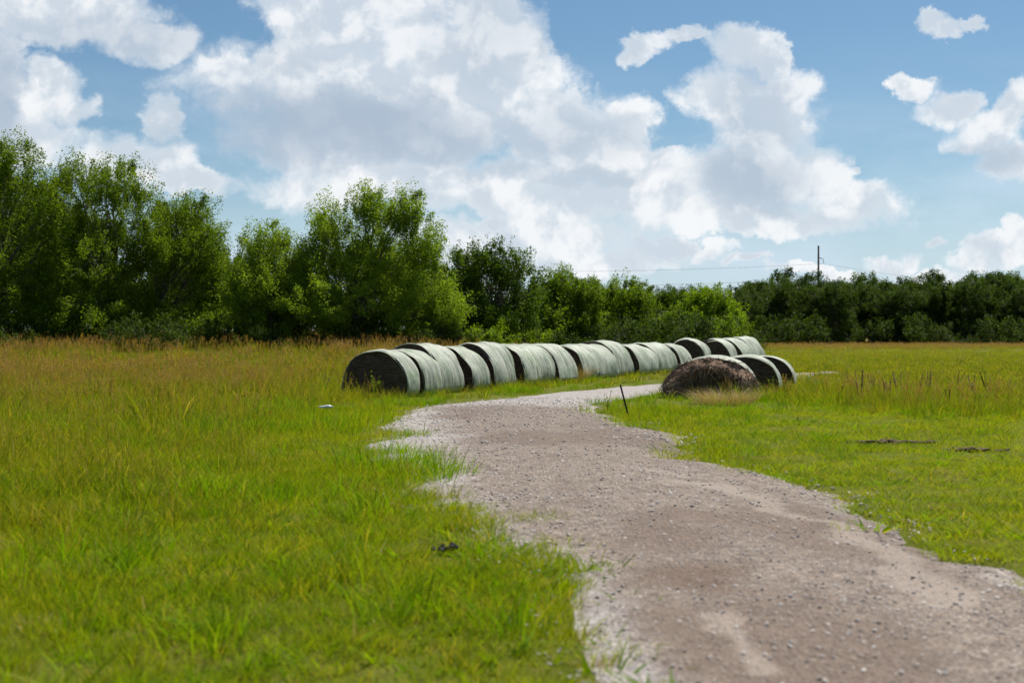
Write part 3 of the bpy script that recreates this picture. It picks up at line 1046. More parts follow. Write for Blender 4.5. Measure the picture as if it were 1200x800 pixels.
def make_bale(cx, cy, ln, th, label, seed, W_=0.92, top=1.2, brown=False, dz=0.0, dyaw=0.0, slump=0.0, group='round hay bales lying in rows beside the gravel road'):
    r_ = np.random.default_rng(seed)
    o = empty('hay_bale', (cx, cy, float(hgt(cx, cy)) + dz), -(th + dyaw))
    tag(o, label, 'hay bale', group)
    na, nr = 72, 34
    px_, pz_ = profile(na, W_, top, seed)
    ys_ = np.linspace(-ln / 2, ln / 2, nr)
    lip = 0.955
    rings = []
    # lip folded over the near end, barrel, lip over the far end
    seq = [(-ln / 2 + 0.04, lip - .01), (-ln / 2 - 0.004, lip + .015), (-ln / 2 + 0.004, .955)] + [(y, 1.0) for y in ys_[1:-1]] + [(ln / 2 - .004, .955), (ln / 2 + .004, lip + .015), (ln / 2 - .04, lip - .01)]
    for y, s in seq:
        wob = 1.0
        if s == 1.0:
            endr = min(y + ln / 2, ln / 2 - y)
            wob = 1 - 0.045 * math.exp(-endr / 0.09) + 0.012 * (vnoise(np.array([y * 9.0]), np.array([seed * 3.1]), 7)[0] - .5)
        lump = np.array([mnoise.noise(Vector((x * 1.6 + seed * 5, y * 2.2, z * 1.6))) * .065 + mnoise.noise(Vector((x * 3 + seed, y * 7, z * 3))) * .022 for x, z in zip(px_, pz_)])
        zc = ZC
        yj = y + (0.02 * np.sin(np.arange(na) * 0.35 + seed) if s < 1 else 0)
        rings.append(np.column_stack([px_ * (s * wob + lump), np.full(na, 0) + yj, zc + (pz_ - zc) * (s * wob + lump)]))
    V_ = np.concatenate(rings)
    k = len(rings)
    I_ = np.arange(k * na).reshape(k, na)
    Q_ = np.stack([I_[:-1], np.roll(I_[:-1], -1, 1), np.roll(I_[1:], -1, 1), I_[1:]], -1).reshape(-1, 4)
    obj('net_wrap', mesh_np('net_wrap', V_, Q_, WRAP, True), o)
    # the two hay ends: lumpy discs of packed stems, with loose stems sticking out
    for sgn in (-1, 1):
        bulge = 0.07 if not (brown and sgn < 0) else slump
        nrr = 16
        rr = np.linspace(0, 0.97, nrr)
        Vs = []
        for j, f in enumerate(rr):
            x = px_ * f; z = ZC + (pz_ - ZC) * f
            nn = np.array([mnoise.fractal(Vector((a * 5 + seed, b * 5, sgn * 3.0)), 1.0, 2.0, 4) for a, b in zip(x, z)])
            by = bulge * (1 - f ** 2.5)
            if brown and sgn < 0:           # slumped forward: fat at the foot, thin at the crown
                lowf = np.clip(1.15 - z / top, 0, 1)
                by = slump * (np.exp(-((f - .72) / .22) ** 2) * (.45 + .75 * lowf) - .35 * np.exp(-(f / .4) ** 2) * (z < .7)) * (1 - f ** 9) + nn * .10
                x = x * (1 + 0.16 * lowf * f)
            Vs.append(np.column_stack([x, sgn * (ln / 2 - 0.045 + by + nn * 0.035 * (1 - f ** 6)), z]))
        V2 = np.concatenate(Vs)
        I2 = np.arange(nrr * na).reshape(nrr, na)
        Q2 = np.stack([I2[:-1], np.roll(I2[:-1], -1, 1), np.roll(I2[1:], -1, 1), I2[1:]], -1).reshape(-1, 4)
        if sgn < 0: pass
        ns = 4200 if (brown and sgn < 0) else (260 if sgn < 0 else 60)

        def smp(n_, q):
            idx = q.integers(0, len(V2), n_) if not (brown and sgn < 0) else q.integers(na * 2, len(V2), n_)
            c = V2[idx] + q.normal(0, .012, (n_, 3))
            a = q.uniform(0, 6.28, n_)
            if brown and sgn < 0:
                d = np.column_stack([V2[idx][:, 0] * .35 + q.normal(0, .45, n_), -np.abs(q.normal(.35, .25, n_)), -.45 + q.normal(0, .45, n_)])
            else:
                d = np.column_stack([np.cos(a), np.full(n_, sgn * .25), np.sin(a)])
            return c, d / np.linalg.norm(d, axis=1)[:, None]
        S, sq, st_, sv = strands(ns, smp, 0.20 if brown and sgn < 0 else 0.12, 0.007 if brown and sgn < 0 else .003, seed + 7)
        b0 = len(V2)
        me = mesh_np('hay_end', np.concatenate([V2, S]), [np.concatenate([Q2, sq + b0]), st_ + b0], HAY_BROWN if brown and sgn < 0 else HAY_DARK, False,
                     {'bv': np.concatenate([np.zeros(len(V2)), sv])})
        obj('hay_end', me, o)
    return o


ORD = ['first', 'second', 'third', 'fourth', 'fifth', 'sixth', 'seventh', 'eighth']
extraA = ['', ', pale wrap torn low on its side', ', standing a little higher than the one before it', '', ', wide pale barrel', '', '', ', brown dead grass at its far foot']
TOPS_A = [1.10, 1.13, 1.27, 1.20, 1.25, 1.22, 1.22, 1.18]
for i, b in enumerate(rowA):
    if i == 0:
        lb = 'nearest bale of the long row, its full dark end face showing'
    else:
        lb = ORD[i] + ' bale from the dark-faced near end of the long left row' + extraA[i]
    lb = ' '.join(lb.split()[:16])
    make_bale(*b[:2], b[2], b[3], lb, 100 + i, top=TOPS_A[i], W_=[.93, .88, .93, .9, .94, .9, .9, .88][i], dyaw=[-.08, .03, -.02, .03, 0, -.03, .02, 0][i])
TOPS_B = [1.15, 1.14, 1.27, 1.12, 1.15, 1.10]
for i, b in enumerate(rowB):
    lb = ['first wrapped bale after the gap with brown dead grass, middle bale group', 'second bale of the middle group, behind the gap bale',
          'raised bale of the middle group, dark crescent over its neighbour', 'fourth bale of the middle group, just past the raised one',
          'fifth bale of the middle group, broad pale barrel', 'last narrow bale of the middle group behind a dark gap'][i]
    make_bale(*b[:2], b[2], b[3], lb, 120 + i, top=TOPS_B[i], W_=[.9, .88, .93, .88, .9, .88][i], dyaw=[.0, .03, -.04, .0, 0, .05][i])
for i, b in enumerate(rowC):
    make_bale(*b[:2], b[2], b[3], 'single bale with open brown end face, between the middle and far groups', 140, top=1.30, W_=.95, dyaw=-.1)
for i, b in enumerate(rowD):
    make_bale(*b[:2], b[2], b[3], ['first bale of the far group, dark crescent at its near end', 'second bale of the far group, near the row end',
                                  'third bale of the far group, next to the last', 'very last bale at the far end of the long row'][i], 150 + i, top=[1.24, 1.32, 1.34, 1.36][i], W_=.9)
make_bale(*rowE[0][:2], rowE[0][2], rowE[0][3], 'collapsed bale spilling shaggy brown hay, right of the metal stake', 170, top=.97, W_=1.04, brown=True, slump=0.36,
          group='short row of bales across the road')
make_bale(*rowE[1][:2], rowE[1][2], rowE[1][3], 'middle bale of the three right of the road, weedy dark face', 171, top=.97, W_=.95, group='short row of bales across the road')
make_bale(*rowE[2][:2], rowE[2][2], rowE[2][3], 'last of the three bales right of the road, dark face behind weeds', 172, top=.93, W_=.95, group='short row of bales across the road')

# ------------------------------------------------------------------ trees
def bark_mat():
    m, t = new_mat('bark')
    tc_ = t.n('ShaderNodeTexCoord').outputs['Object']
    n1 = t.noise(t.vmath('MULTIPLY', tc_, (6, 6, 1.5)), 1.0, 5, 0.7)
    c = t.mix(n1, (0.06, 0.048, 0.035), (0.17, 0.145, 0.115))
    b = t.n('ShaderNodeBsdfPrincipled', {'Base Color': c, 'Roughness': 0.9, 'Normal': t.bump(n1, 0.05)})
    t.out(b.outputs[0])
    return m


def leaf_mat(name, a, b_, trans=0.4):
    m, t = new_mat(name)
    ge = t.n('ShaderNodeNewGeometry')
    bv = t.n('ShaderNodeAttribute', attribute_name='bv').outputs['Fac']
    n1 = t.noise(ge.outputs['Position'], 0.35, 3, 0.6)
    c = t.mix(t.math('ADD', t.math('MULTIPLY', bv, .65), t.math('MULTIPLY', n1, .35)), a, b_)
    d = t.n('ShaderNodeBsdfPrincipled', {'Base Color': c, 'Roughness': 0.65, 'Specular IOR Level': 0.10})
    tr = t.n('ShaderNodeBsdfTranslucent', {'Color': t.vmath('MULTIPLY', c, (1.25, 1.35, .5))})
    mx = t.n('ShaderNodeMixShader', {0: trans, 1: d.outputs[0], 2: tr.outputs[0]})
    t.out(mx.outputs[0])
    return m


BARK = bark_mat()
L_WILLOW = leaf_mat('willow_leaves', (0.12, 0.18, 0.010), (0.27, 0.35, 0.035), .5)
L_DARK = leaf_mat('dark_leaves', (0.045, 0.085, 0.006), (0.11, 0.165, 0.014), .4)
L_MID = leaf_mat('green_leaves', (0.08, 0.13, 0.006), (0.20, 0.27, 0.02), .46)
L_LIGHT = leaf_mat('light_leaves', (0.12, 0.19, 0.006), (0.25, 0.33, 0.02), .48)
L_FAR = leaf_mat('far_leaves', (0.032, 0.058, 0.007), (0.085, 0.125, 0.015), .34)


def tube(path, r0, r1, sides=6):
    path = np.asarray(path, float)
    n_ = len(path)
    tan = np.gradient(path, axis=0)
    tan /= np.linalg.norm(tan, axis=1)[:, None] + 1e-9
    ref = np.array([1.0, 0.13, 0.05])
    s = np.cross(tan, ref); s /= np.linalg.norm(s, axis=1)[:, None] + 1e-9
    t2 = np.cross(tan, s)
    rad = np.linspace(r0, r1, n_)
    a = np.linspace(0, 2 * math.pi, sides, endpoint=False)
    V_ = (path[:, None] + rad[:, None, None] * (np.cos(a)[None, :, None] * s[:, None] + np.sin(a)[None, :, None] * t2[:, None])).reshape(-1, 3)
    I_ = np.arange(n_ * sides).reshape(n_, sides)
    Q_ = np.stack([I_[:-1], np.roll(I_[:-1], -1, 1), np.roll(I_[1:], -1, 1), I_[1:]], -1).reshape(-1, 4)
    return V_, Q_


def tree_meshes(lobes, seed, nleaf, lsize, lmat, fork=1.2, trunk_r=0.3, nclump=None, csize=0.55, elong=1.25, stems=3, droop=0.0):
    """lobes: (x, y, z, rx, ry, rz) ellipsoids in the tree's own frame -> trunk mesh, crown mesh"""
    r_ = np.random.default_rng(seed)
    lobes = np.array(lobes, float)
    vol = lobes[:, 3] * lobes[:, 4] * lobes[:, 5]
    wgt = vol ** 0.6
    wgt /= wgt.sum()
    nclump = nclump or max(60, nleaf // 130)
    li = r_.choice(len(lobes), nclump, p=wgt)
    d = r_.normal(size=(nclump, 3)); d /= np.linalg.norm(d, axis=1)[:, None]
    rad = r_.uniform(0.25, 1.0, nclump) ** 0.55
    cc = lobes[li, :3] + d * lobes[li, 3:] * rad[:, None]
    cc[:, 2] = np.maximum(cc[:, 2], 0.25)
    # --- crown leaves
    per = r_.dirichlet(np.ones(nclump) * 4) * nleaf
    per = np.maximum(per.astype(int), 3)
    ci = np.repeat(np.arange(nclump), per)
    n_ = len(ci)
    out = cc - np.array([0, 0, lobes[:, 2].mean() * .6])
    out /= np.linalg.norm(out, axis=1)[:, None] + 1e-6
    axis = out * 0.8 + np.array([0, 0, .55 - droop]) + r_.normal(0, .45, (nclump, 3))
    axis /= np.linalg.norm(axis, axis=1)[:, None]
    csz = csize * r_.uniform(.5, 1.35, nclump)
    tt = np.clip(r_.normal(0, 1, n_), -1.5, 1.5)
    lp = cc[ci] + axis[ci] * (tt * csz[ci] * elong * .55)[:, None] + np.clip(r_.normal(0, 1, (n_, 3)), -1.7, 1.7) * (csz[ci] * .36 * np.clip(1.15 - .3 * np.abs(tt), .25, 1))[:, None]
    ld = axis[ci] * .5 + r_.normal(0, .6, (n_, 3)); ld[:, 2] -= 0.25
    ld /= np.linalg.norm(ld, axis=1)[:, None]
    nm = r_.normal(0, .7, (n_, 3)) + np.array([0, 0, .8])
    sd_ = np.cross(ld, nm); sd_ /= np.linalg.norm(sd_, axis=1)[:, None] + 1e-9
    l = lsize * r_.uniform(.55, 1.35, n_)[:, None]
    w_ = l * 0.24
    k = lp[:, 2] > 0.08
    lp, ld, sd_, l, w_ = lp[k], ld[k], sd_[k], l[k], w_[k]
    n_ = len(lp)
    V_ = np.stack([lp - ld * l * .5, lp + sd_ * w_ - ld * l * .05, lp + ld * l * .5, lp - sd_ * w_ - ld * l * .05], 1).reshape(-1, 3)
    Q_ = np.arange(n_ * 4).reshape(n_, 4)
    cv = r_.uniform(0, 1, nclump)
    bv = np.repeat(np.clip(cv[ci][k] * .6 + r_.uniform(0, .4, n_), 0, 1), 4)
    crown = mesh_np('crown', V_, Q_, lmat, False, {'bv': bv})
    # --- trunk, limbs to lobes, twigs to clumps
    TV, TQ, off = [], [], 0

    def add(path, a, b, sides):
        nonlocal off
        v, q = tube(path, a, b, sides)
        TV.append(v); TQ.append(q + off); off += len(v)
    sp = []
    for s in range(stems):
        a = r_.uniform(0, 6.28)
        base = np.array([math.cos(a), math.sin(a), 0]) * trunk_r * (0.9 if stems > 1 else 0)
        top = base * 2.5 + np.array([r_.normal(0, .25), r_.normal(0, .25), fork * r_.uniform(.8, 1.3)])
        pth = [base - np.array([0, 0, .15]), base * 1.2 + [0, 0, fork * .35], top]
        add(pth, trunk_r * r_.uniform(.75, 1.0), trunk_r * .6, 9)
        sp.append(top)
    lim = []
    for L_ in lobes:
        s = sp[r_.integers(len(sp))]
        e = L_[:3]
        n2 = 8
        ts = np.linspace(0, 1, n2)[:, None]
        mid_ = s + (e - s) * [.35, .35, .55]
        pth = (1 - ts) ** 2 * s + 2 * ts * (1 - ts) * mid_ + ts ** 2 * (e + [0, 0, L_[5] * .5])
        pth[1:-1] += r_.normal(0, .10, (n2 - 2, 3)) * np.linalg.norm(e - s) * .15
        rl = trunk_r * .42 * min(1.2, max(.45, (L_[3] * L_[5]) ** .5 / 1.6))
        add(pth, rl, rl * .22, 6)
        lim.append(pth)
    pick = r_.choice(nclump, min(nclump, 240), replace=False)
    for c in pick:
        pth = lim[li[c]]
        j = r_.integers(2, len(pth))
        s = pth[j]
        e = cc[c]
        if np.linalg.norm(e - s) > 4.5: continue
        m_ = (s + e) / 2 + r_.normal(0, .12, 3)
        add([s, m_, e + axis[c] * csz[c] * .5], trunk_r * .09, trunk_r * .03, 4)
    trunk = mesh_np('trunk', np.concatenate(TV), np.concatenate(TQ), BARK, True)
    return trunk, crown


def place_tree(name, loc, meshes, label, cat, group=None, rz=0.0, sc=1.0):
    o = empty(name, loc, rz)
    o.scale = (sc, sc, sc)
    tag(o, label, cat, group)
    obj('trunk', meshes[0], o)
    obj('crown', meshes[1], o)
    return o


def near_tree(name, bx, D, circ, label, cat, mat, nleaf, lsize, seed, group=None, thick=0.9, fill=2, **kw):
    """circ: crown masses as seen in the photo (column, row, radius x, radius y); each becomes a few 3D lobes around depth D"""
    r_ = np.random.default_rng(seed + 500)
    x0, _ = inside(bx, 0, D)
    z0 = float(hgt(x0, D))
    lobes = []
    for (px, py, rx, ry) in circ:
        x, z = inside(px, py, D)
        ax, az_ = rx / F * D, ry / F * D
        lobes.append((x - x0, r_.normal(0, .35) * ax, z - z0, ax, max(ax, az_) * thick, az_))
        for k in range(fill):               # lobes behind and in front so the crown has depth
            s = r_.uniform(.5, .8)
            lobes.append((x - x0 + r_.normal(0, .3) * ax, r_.choice([-1, 1]) * ax * r_.uniform(.6, 1.2), z - z0 - az_ * r_.uniform(.1, .4), ax * s, ax * s, az_ * s))
    return place_tree(name, (x0, D, z0 - .05), tree_meshes(lobes, seed, nleaf, lsize, mat, **kw), label, cat, group)


GL = 'leafy trees along the left side of the field'
near_tree('tree', -10, 70, [(-30, 220, 60, 70), (12, 182, 36, 34), (40, 215, 34, 36), (10, 290, 70, 60), (-60, 320, 60, 70), (25, 355, 60, 40), (70, 250, 30, 50)],
          'tallest tree, dark green, cut off by the left edge of the photo', 'tree', L_MID, 120000, .125, 1, GL, trunk_r=.26, csize=.52)
near_tree('tree', 125, 72, [(100, 205, 30, 26), (140, 215, 40, 32), (85, 260, 35, 45), (130, 300, 62, 55), (180, 260, 35, 40), (120, 360, 70, 34), (60, 330, 40, 50)],
          'second tall tree with bare forked limbs and sky gaps, beside the tallest', 'tree', L_MID, 112000, .125, 2, GL, trunk_r=.25, csize=.52)
near_tree('tree', 190, 73, [(225, 250, 32, 24), (205, 285, 45, 36), (245, 290, 28, 34), (220, 340, 55, 46), (260, 330, 30, 40), (235, 372, 55, 22)],
          'rounded tree sloping down toward the low shrubs, with leaning limbs', 'tree', L_MID, 90000, .125, 3, GL, trunk_r=.22, csize=.55)
near_tree('tree', 320, 68, [(295, 290, 22, 24), (322, 280, 20, 22), (350, 300, 24, 26), (310, 330, 42, 36), (345, 345, 34, 34), (318, 372, 44, 22), (285, 350, 22, 34)],
          'lower bushy light green tree in the dip between taller ones', 'tree', L_WILLOW, 80000, .12, 4, GL, trunk_r=.13, csize=.5, fork=.8)
near_tree('willow_tree', 425, 68, [(385, 255, 24, 24), (430, 240, 24, 28), (475, 248, 26, 30), (500, 280, 24, 28), (410, 290, 46, 40), (460, 300, 50, 40), (375, 310, 24, 44),
                                   (430, 350, 66, 34), (500, 330, 30, 40), (525, 365, 24, 26), (380, 362, 36, 28), (480, 370, 50, 20)],
          'large round light green tree standing behind the first hay bales', 'tree', L_WILLOW, 150000, .12, 5, GL, trunk_r=.24, csize=.5)
near_tree('tree', 575, 88, [(558, 305, 32, 24), (585, 308, 26, 22), (606, 322, 28, 26), (540, 330, 20, 30), (580, 345, 46, 34), (620, 350, 22, 26), (545, 350, 24, 36), (590, 372, 46, 18)],
          'dark green tree right beside the large light green one', 'tree', L_DARK, 52000, .18, 6, GL, trunk_r=.25, csize=.6, elong=1.2)
near_tree('tree', 665, 105, [(665, 333, 26, 22), (640, 342, 24, 22), (690, 340, 22, 22), (645, 355, 26, 26), (685, 355, 24, 26), (665, 370, 40, 20)],
          'rounded mid green tree between the dark tree and the yellowish bushes', 'tree', L_MID, 40000, .19, 7, GL, trunk_r=.24, csize=.6, elong=1.2)
near_tree('tree', 728, 112, [(732, 344, 30, 20), (710, 346, 24, 20), (705, 362, 24, 20), (752, 348, 18, 16), (748, 358, 22, 24), (728, 375, 40, 16)],
          'olive green spreading tree behind the raised middle bale', 'tree', L_MID, 40000, .19, 8, GL, trunk_r=.2, csize=.6, elong=1.2)
near_tree('tree', 835, 118, [(838, 356, 28, 20), (820, 352, 18, 16), (815, 370, 24, 22), (855, 372, 20, 22), (795, 378, 20, 20)],
          'bright green round tree in front of the dark treeline, above the far bales', 'tree', L_LIGHT, 40000, .20, 9, GL, trunk_r=.2, csize=.6, elong=1.2)
near_tree('tree', 780, 135, [(780, 352, 16, 16), (768, 368, 22, 22), (795, 362, 18, 20), (780, 380, 30, 14)],
          'small dark tree with twin tops left of the bright round one', 'tree', L_DARK, 26000, .22, 12, GL, trunk_r=.2, csize=.6, elong=1.2)

# shared meshes for the trees behind
protos = []
for s in range(5):
    r_ = np.random.default_rng(70 + s)
    lb = []
    for k in range(9):
        a = r_.uniform(0, 6.28); q = r_.uniform(0, 3.4)
        rr = r_.uniform(1.9, 3.0)
        lb.append((math.cos(a) * q, math.sin(a) * q, r_.uniform(2.0, 7.6) if k else 8.3, rr, rr, rr * r_.uniform(.7, 1)))
    protos.append(tree_meshes(lb, 300 + s, 24000, .27, [L_FAR, L_DARK, L_FAR, L_MID, L_FAR][s], trunk_r=.28, csize=.85, elong=.8, stems=1, fork=1.8, droop=.35))


def copy_tree_at(i, x, y, sc, label, group, cat='tree'):
    return place_tree('tree', (x, y, float(hgt(x, y)) - .1), protos[i % 5], label, cat, group, random.uniform(0, 6.28), sc)


# second row closing the left side
for i, (px, D, tp) in enumerate([(-60, 84, 190), (0, 84, 195), (42, 86, 215), (95, 88, 235), (165, 88, 245), (215, 90, 270), (265, 88, 290), (305, 90, 305), (350, 88, 300), (400, 86, 290),
                                 (455, 88, 292), (505, 88, 300), (540, 96, 318), (612, 112, 332), (640, 120, 326), (672, 124, 322), (700, 128, 330), (728, 130, 328), (752, 138, 338), (775, 140, 342), (800, 142, 340), (826, 146, 338), (850, 150, 340), (866, 160, 334)]):
    x, z = inside(px, tp, D)
    copy_tree_at(i + 1, x, D, (z - .6) / 10.2, 'dark tree behind the front row of leafy trees', 'trees in the dark row behind the leafy trees')
# low shrubs at their feet
SHR = []
for s in range(3):
    r_ = np.random.default_rng(90 + s)
    lb = [(r_.normal(0, .9), r_.normal(0, .7), r_.uniform(.5, 1.3), r_.uniform(.6, 1), .8, r_.uniform(.5, .9)) for _ in range(6)]
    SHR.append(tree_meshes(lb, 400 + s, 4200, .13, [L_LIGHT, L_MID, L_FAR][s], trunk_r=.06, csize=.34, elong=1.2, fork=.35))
for i in range(44):
    if i < 38 and i % 3: continue
    px = -40 + i * 15.2 + random.uniform(-5, 5)
    D = random.uniform(64, 69) if px < 560 else random.uniform(84, 100)
    x, _ = inside(px, 0, D)
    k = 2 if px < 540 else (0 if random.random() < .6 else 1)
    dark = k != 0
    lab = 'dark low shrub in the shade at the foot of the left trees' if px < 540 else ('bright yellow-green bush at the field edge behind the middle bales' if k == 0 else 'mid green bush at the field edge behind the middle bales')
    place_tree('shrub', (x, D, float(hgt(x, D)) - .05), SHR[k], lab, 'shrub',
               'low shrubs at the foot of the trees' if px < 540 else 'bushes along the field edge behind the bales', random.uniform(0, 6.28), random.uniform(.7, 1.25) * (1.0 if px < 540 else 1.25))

for i in range(26):
    px = 548 + i * 12.6 + random.uniform(-5, 5)
    D = random.uniform(92, 116)
    x, _ = inside(px, 0, D)
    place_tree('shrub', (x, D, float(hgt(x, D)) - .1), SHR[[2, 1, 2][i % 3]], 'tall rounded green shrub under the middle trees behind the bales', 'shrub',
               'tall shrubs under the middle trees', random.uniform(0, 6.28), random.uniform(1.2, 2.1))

# far treeline on the right: two staggered ranks
tl = [(770, 346), (805, 344), (840, 350), (872, 336), (895, 334), (920, 330), (948, 331), (975, 331), (1003, 333), (1030, 336), (1055, 335), (1080, 333), (1105, 332),
      (1132, 330), (1158, 329), (1183, 333), (1210, 334), (1240, 330), (1275, 332), (1310, 334)]
n_tl = 0
for i, (px, tp) in enumerate(tl):
    for rank, (D, dy) in enumerate(((185, 2), (205, -4))):
        for sub in (0, 1):
            ppx = px + (13 if sub else 0) + rank * 7 + random.uniform(-4, 4)
            if rank == 0 and sub and random.random() < .35: continue
            DD = D + random.uniform(-6, 6)
            top = tp + dy + random.uniform(-1, 7) + (6 if rank == 0 and sub else 0)
            x, z = inside(ppx, top, DD)
            copy_tree_at(random.choice([0, 2, 4, 1, 4, 2]), x, DD, (z + .9) / 10.2, 'dark green tree in the distant treeline across the right of the field', 'trees of the distant treeline')
# understory masses between the far trunks
r_ = np.random.default_rng(5)
for i in range(17):
    ppx = 745 + i * 31 + random.uniform(-4, 4)
    DD = random.uniform(174, 180)
    x, z = inside(ppx, 0, DD)
    place_tree('shrub', (x, DD, float(hgt(x, DD)) - .1), SHR[2], 'dark shrub along the foot of the distant treeline', 'shrub', 'shrubs along the distant treeline', random.uniform(0, 6.28), random.uniform(1.6, 2.6))


# ------------------------------------------------------------------ power pole and wires
def simple_mat(name, c, rough=.7, metal=0.0, spec=.3, var=.25, scale=20):
    m, t = new_mat(name)
    tc_ = t.n('ShaderNodeTexCoord').outputs['Object']
    n1 = t.noise(tc_, scale, 4, .6)
    cc_ = t.mix(t.math('MULTIPLY', n1, var * 2), c, tuple(x * .45 for x in c))
    b = t.n('ShaderNodeBsdfPrincipled', {'Base Color': cc_, 'Roughness': rough, 'Metallic': metal, 'Specular IOR Level': spec, 'Normal': t.bump(n1, .01)})
    t.out(b.outputs[0])
    return m


STEEL = simple_mat('weathered_steel', (0.11, 0.09, 0.095), .6, .3)
WIRE = simple_mat('wire', (0.22, 0.23, 0.25), .5, .3)
GLASSY = simple_mat('insulator', (0.28, 0.30, 0.33), .3)
PD = 400.0
pxx, ptop = inside(959, 288, PD)
pole = empty('power_pole', (pxx, PD, float(hgt(pxx, PD))))
tag(pole, 'tall dark power pole rising behind the distant treeline', 'power pole')
v, q = tube([(0, 0, -1), (0, 0, ptop * .5), (0, 0, ptop)], .42, .26, 12)
obj('shaft', mesh_np('shaft', v, q, STEEL, True), pole)
ATT = []
for k, (py, dx) in enumerate(((304, 1.5), (321, 1.5))):
    _, z = inside(959, py, PD)
    v, q = tube([(0, 0, z + .5), (dx * .6, 0, z + .35), (dx, 0, z + .1)], .13, .08, 8)
    arm = obj('bracket', mesh_np('bracket', v, q, STEEL, True), pole)
    V_, Q_, off = [], [], 0
    for j in range(8):
        v, q = tube([(dx + .05, 0, z - .02 - j * .16), (dx + .05, 0, z - .07 - j * .16), (dx + .05, 0, z - .12 - j * .16)], .10, .17, 10)
        V_.append(v); Q_.append(q + off); off += len(v)
    obj('insulator', mesh_np('insulator', np.concatenate(V_), np.concatenate(Q_), GLASSY, True), pole)
    ATT.append((pxx + dx + .05, PD, z - 1.3))
for k, (a, lab) in enumerate(zip(ATT, ('upper power line wire strung from the top of the pole', 'lower power line wire strung above the treeline'))):
    V_, Q_, off = [], [], 0
    for sgn, D2, px2, py2, sag in ((-1, 420, 60, 288 + 18 * k, 5.0), (1, 400, 1700, 292 + 20 * k, 10.0)):
        e = np.array([inside(px2, py2, D2)[0], D2, inside(px2, py2, D2)[1]])
        s = np.array(a)
        ts = np.linspace(0, 1, 40)[:, None]
        pth = s + (e - s) * ts
        pth[:, 2] -= 4 * sag * (ts * (1 - ts))[:, 0]
        v, q = tube(pth, .035, .035, 5)
        V_.append(v); Q_.append(q + off); off += len(v)
    w = obj('power_line', mesh_np('power_line', np.concatenate(V_), np.concatenate(Q_), WIRE, True))
    tag(w, lab, 'power line', 'wires of the power line')

# ------------------------------------------------------------------ leaning metal stake
bx, by = at(738, 489)
BLACK = simple_mat('black_steel', (0.018, 0.018, 0.02), .5, .4)
z1 = CAMH + (HORY - 451) / F * by
xt = (726.5 - 600) / F * by
st = empty('metal_stake', (bx, by, 0))
tag(st, 'thin black metal stake leaning left at the grassy bend of the road', 'stake')
bm = bmesh.new()
# T-section post
for (w_, d_, ox, oy) in ((.030, .005, 0, 0), (.005, .024, 0, .0145)):
    m_ = Matrix.Translation((ox, oy, .5)) @ Matrix.Diagonal((w_, d_, 1.0, 1))
    bmesh.ops.create_cube(bm, size=1.0, matrix=m_)
for j in range(9):
    bmesh.ops.create_cube(bm, size=1.0, matrix=Matrix.Translation((0, -.006, .12 + j * .1)) @ Matrix.Diagonal((.012, .008, .02, 1)))
dirp = Vector((xt - bx, .03, z1 + .12))
rotm = dirp.to_track_quat('Z', 'Y').to_matrix().to_4x4()
bmesh.ops.transform(bm, matrix=rotm @ Matrix.Diagonal((1, 1, dirp.length, 1)), verts=bm.verts)
bmesh.ops.translate(bm, vec=(0, 0, -.12), verts=bm.verts)
me = bpy.data.meshes.new('post'); bm.to_mesh(me); bm.free(); me.materials.append(BLACK)
obj('post', me, st)

# ------------------------------------------------------------------ dry clumps, dock stalks, litter, clods
def dry_clump(px, py, n_, r0, h_, label):
    x, y = at(px, py)
    r_ = np.random.default_rng(int(px))
    o = tuft('dry_grass_clump', (n_, r0, h_ * .4, h_, .008, .5, .6), M_DRY, seed=int(px))
    COL.objects.link(o)
    o.location = (x, y, float(hgt(x, y)) - .02)
    tag(o, label, 'dry grass')


dry_clump(667, 446, 900, .55, .85, 'tan dead grass clump in the gap between left and middle bales')
dry_clump(848, 474, 1100, .60, .55, 'tan dead grass heap in front of the collapsed brown bale')
dry_clump(936, 452, 300, .50, .30, 'tan dead grass patch right of the short bale row')


dry_clump(462, 735, 260, .16, .06, 'small flat tan dead patch in the short grass left of the gravel')
dry_clump(72, 730, 300, .22, .06, 'flat brownish dead patch in the short grass at bottom left')
dry_clump(640, 740, 160, .2, .05, 'thin dead grass wisps on the gravel margin')
dry_clump(650, 600, 120, .2, .06, 'dry wisps of grass at the gravel edge past the black clod')


def dock(seed):
    r_ = np.random.default_rng(seed)
    V_, Q_, off = [], [], 0
    for k in range(r_.integers(2, 5)):
        a = r_.uniform(0, 6.28)
        H = r_.uniform(.55, 1.0)
        d = np.array([math.cos(a) * .12, math.sin(a) * .12, 1]) * H
        b = np.array([math.cos(a), math.sin(a), 0]) * .03
        v, q = tube([b, b + d * .5, b + d], .006, .003, 5)
        V_.append(v); Q_.append(q + off); off += len(v)
        for j in range(90):
            t_ = r_.uniform(.4, 1.0)
            c = b + d * t_
            o_ = r_.normal(0, 1, 3); o_ /= np.linalg.norm(o_)
            s = np.cross(o_, [.2, .5, .8]); s /= np.linalg.norm(s)
            l = .045 * (1.3 - t_ * .6)
            V_.append(np.array([c, c + o_ * l * .5 + s * .012, c + o_ * l, c + o_ * l * .5 - s * .012]))
            Q_.append(np.array([[0, 1, 2, 3]]) + off); off += 4
    return np.concatenate(V_), np.concatenate(Q_)


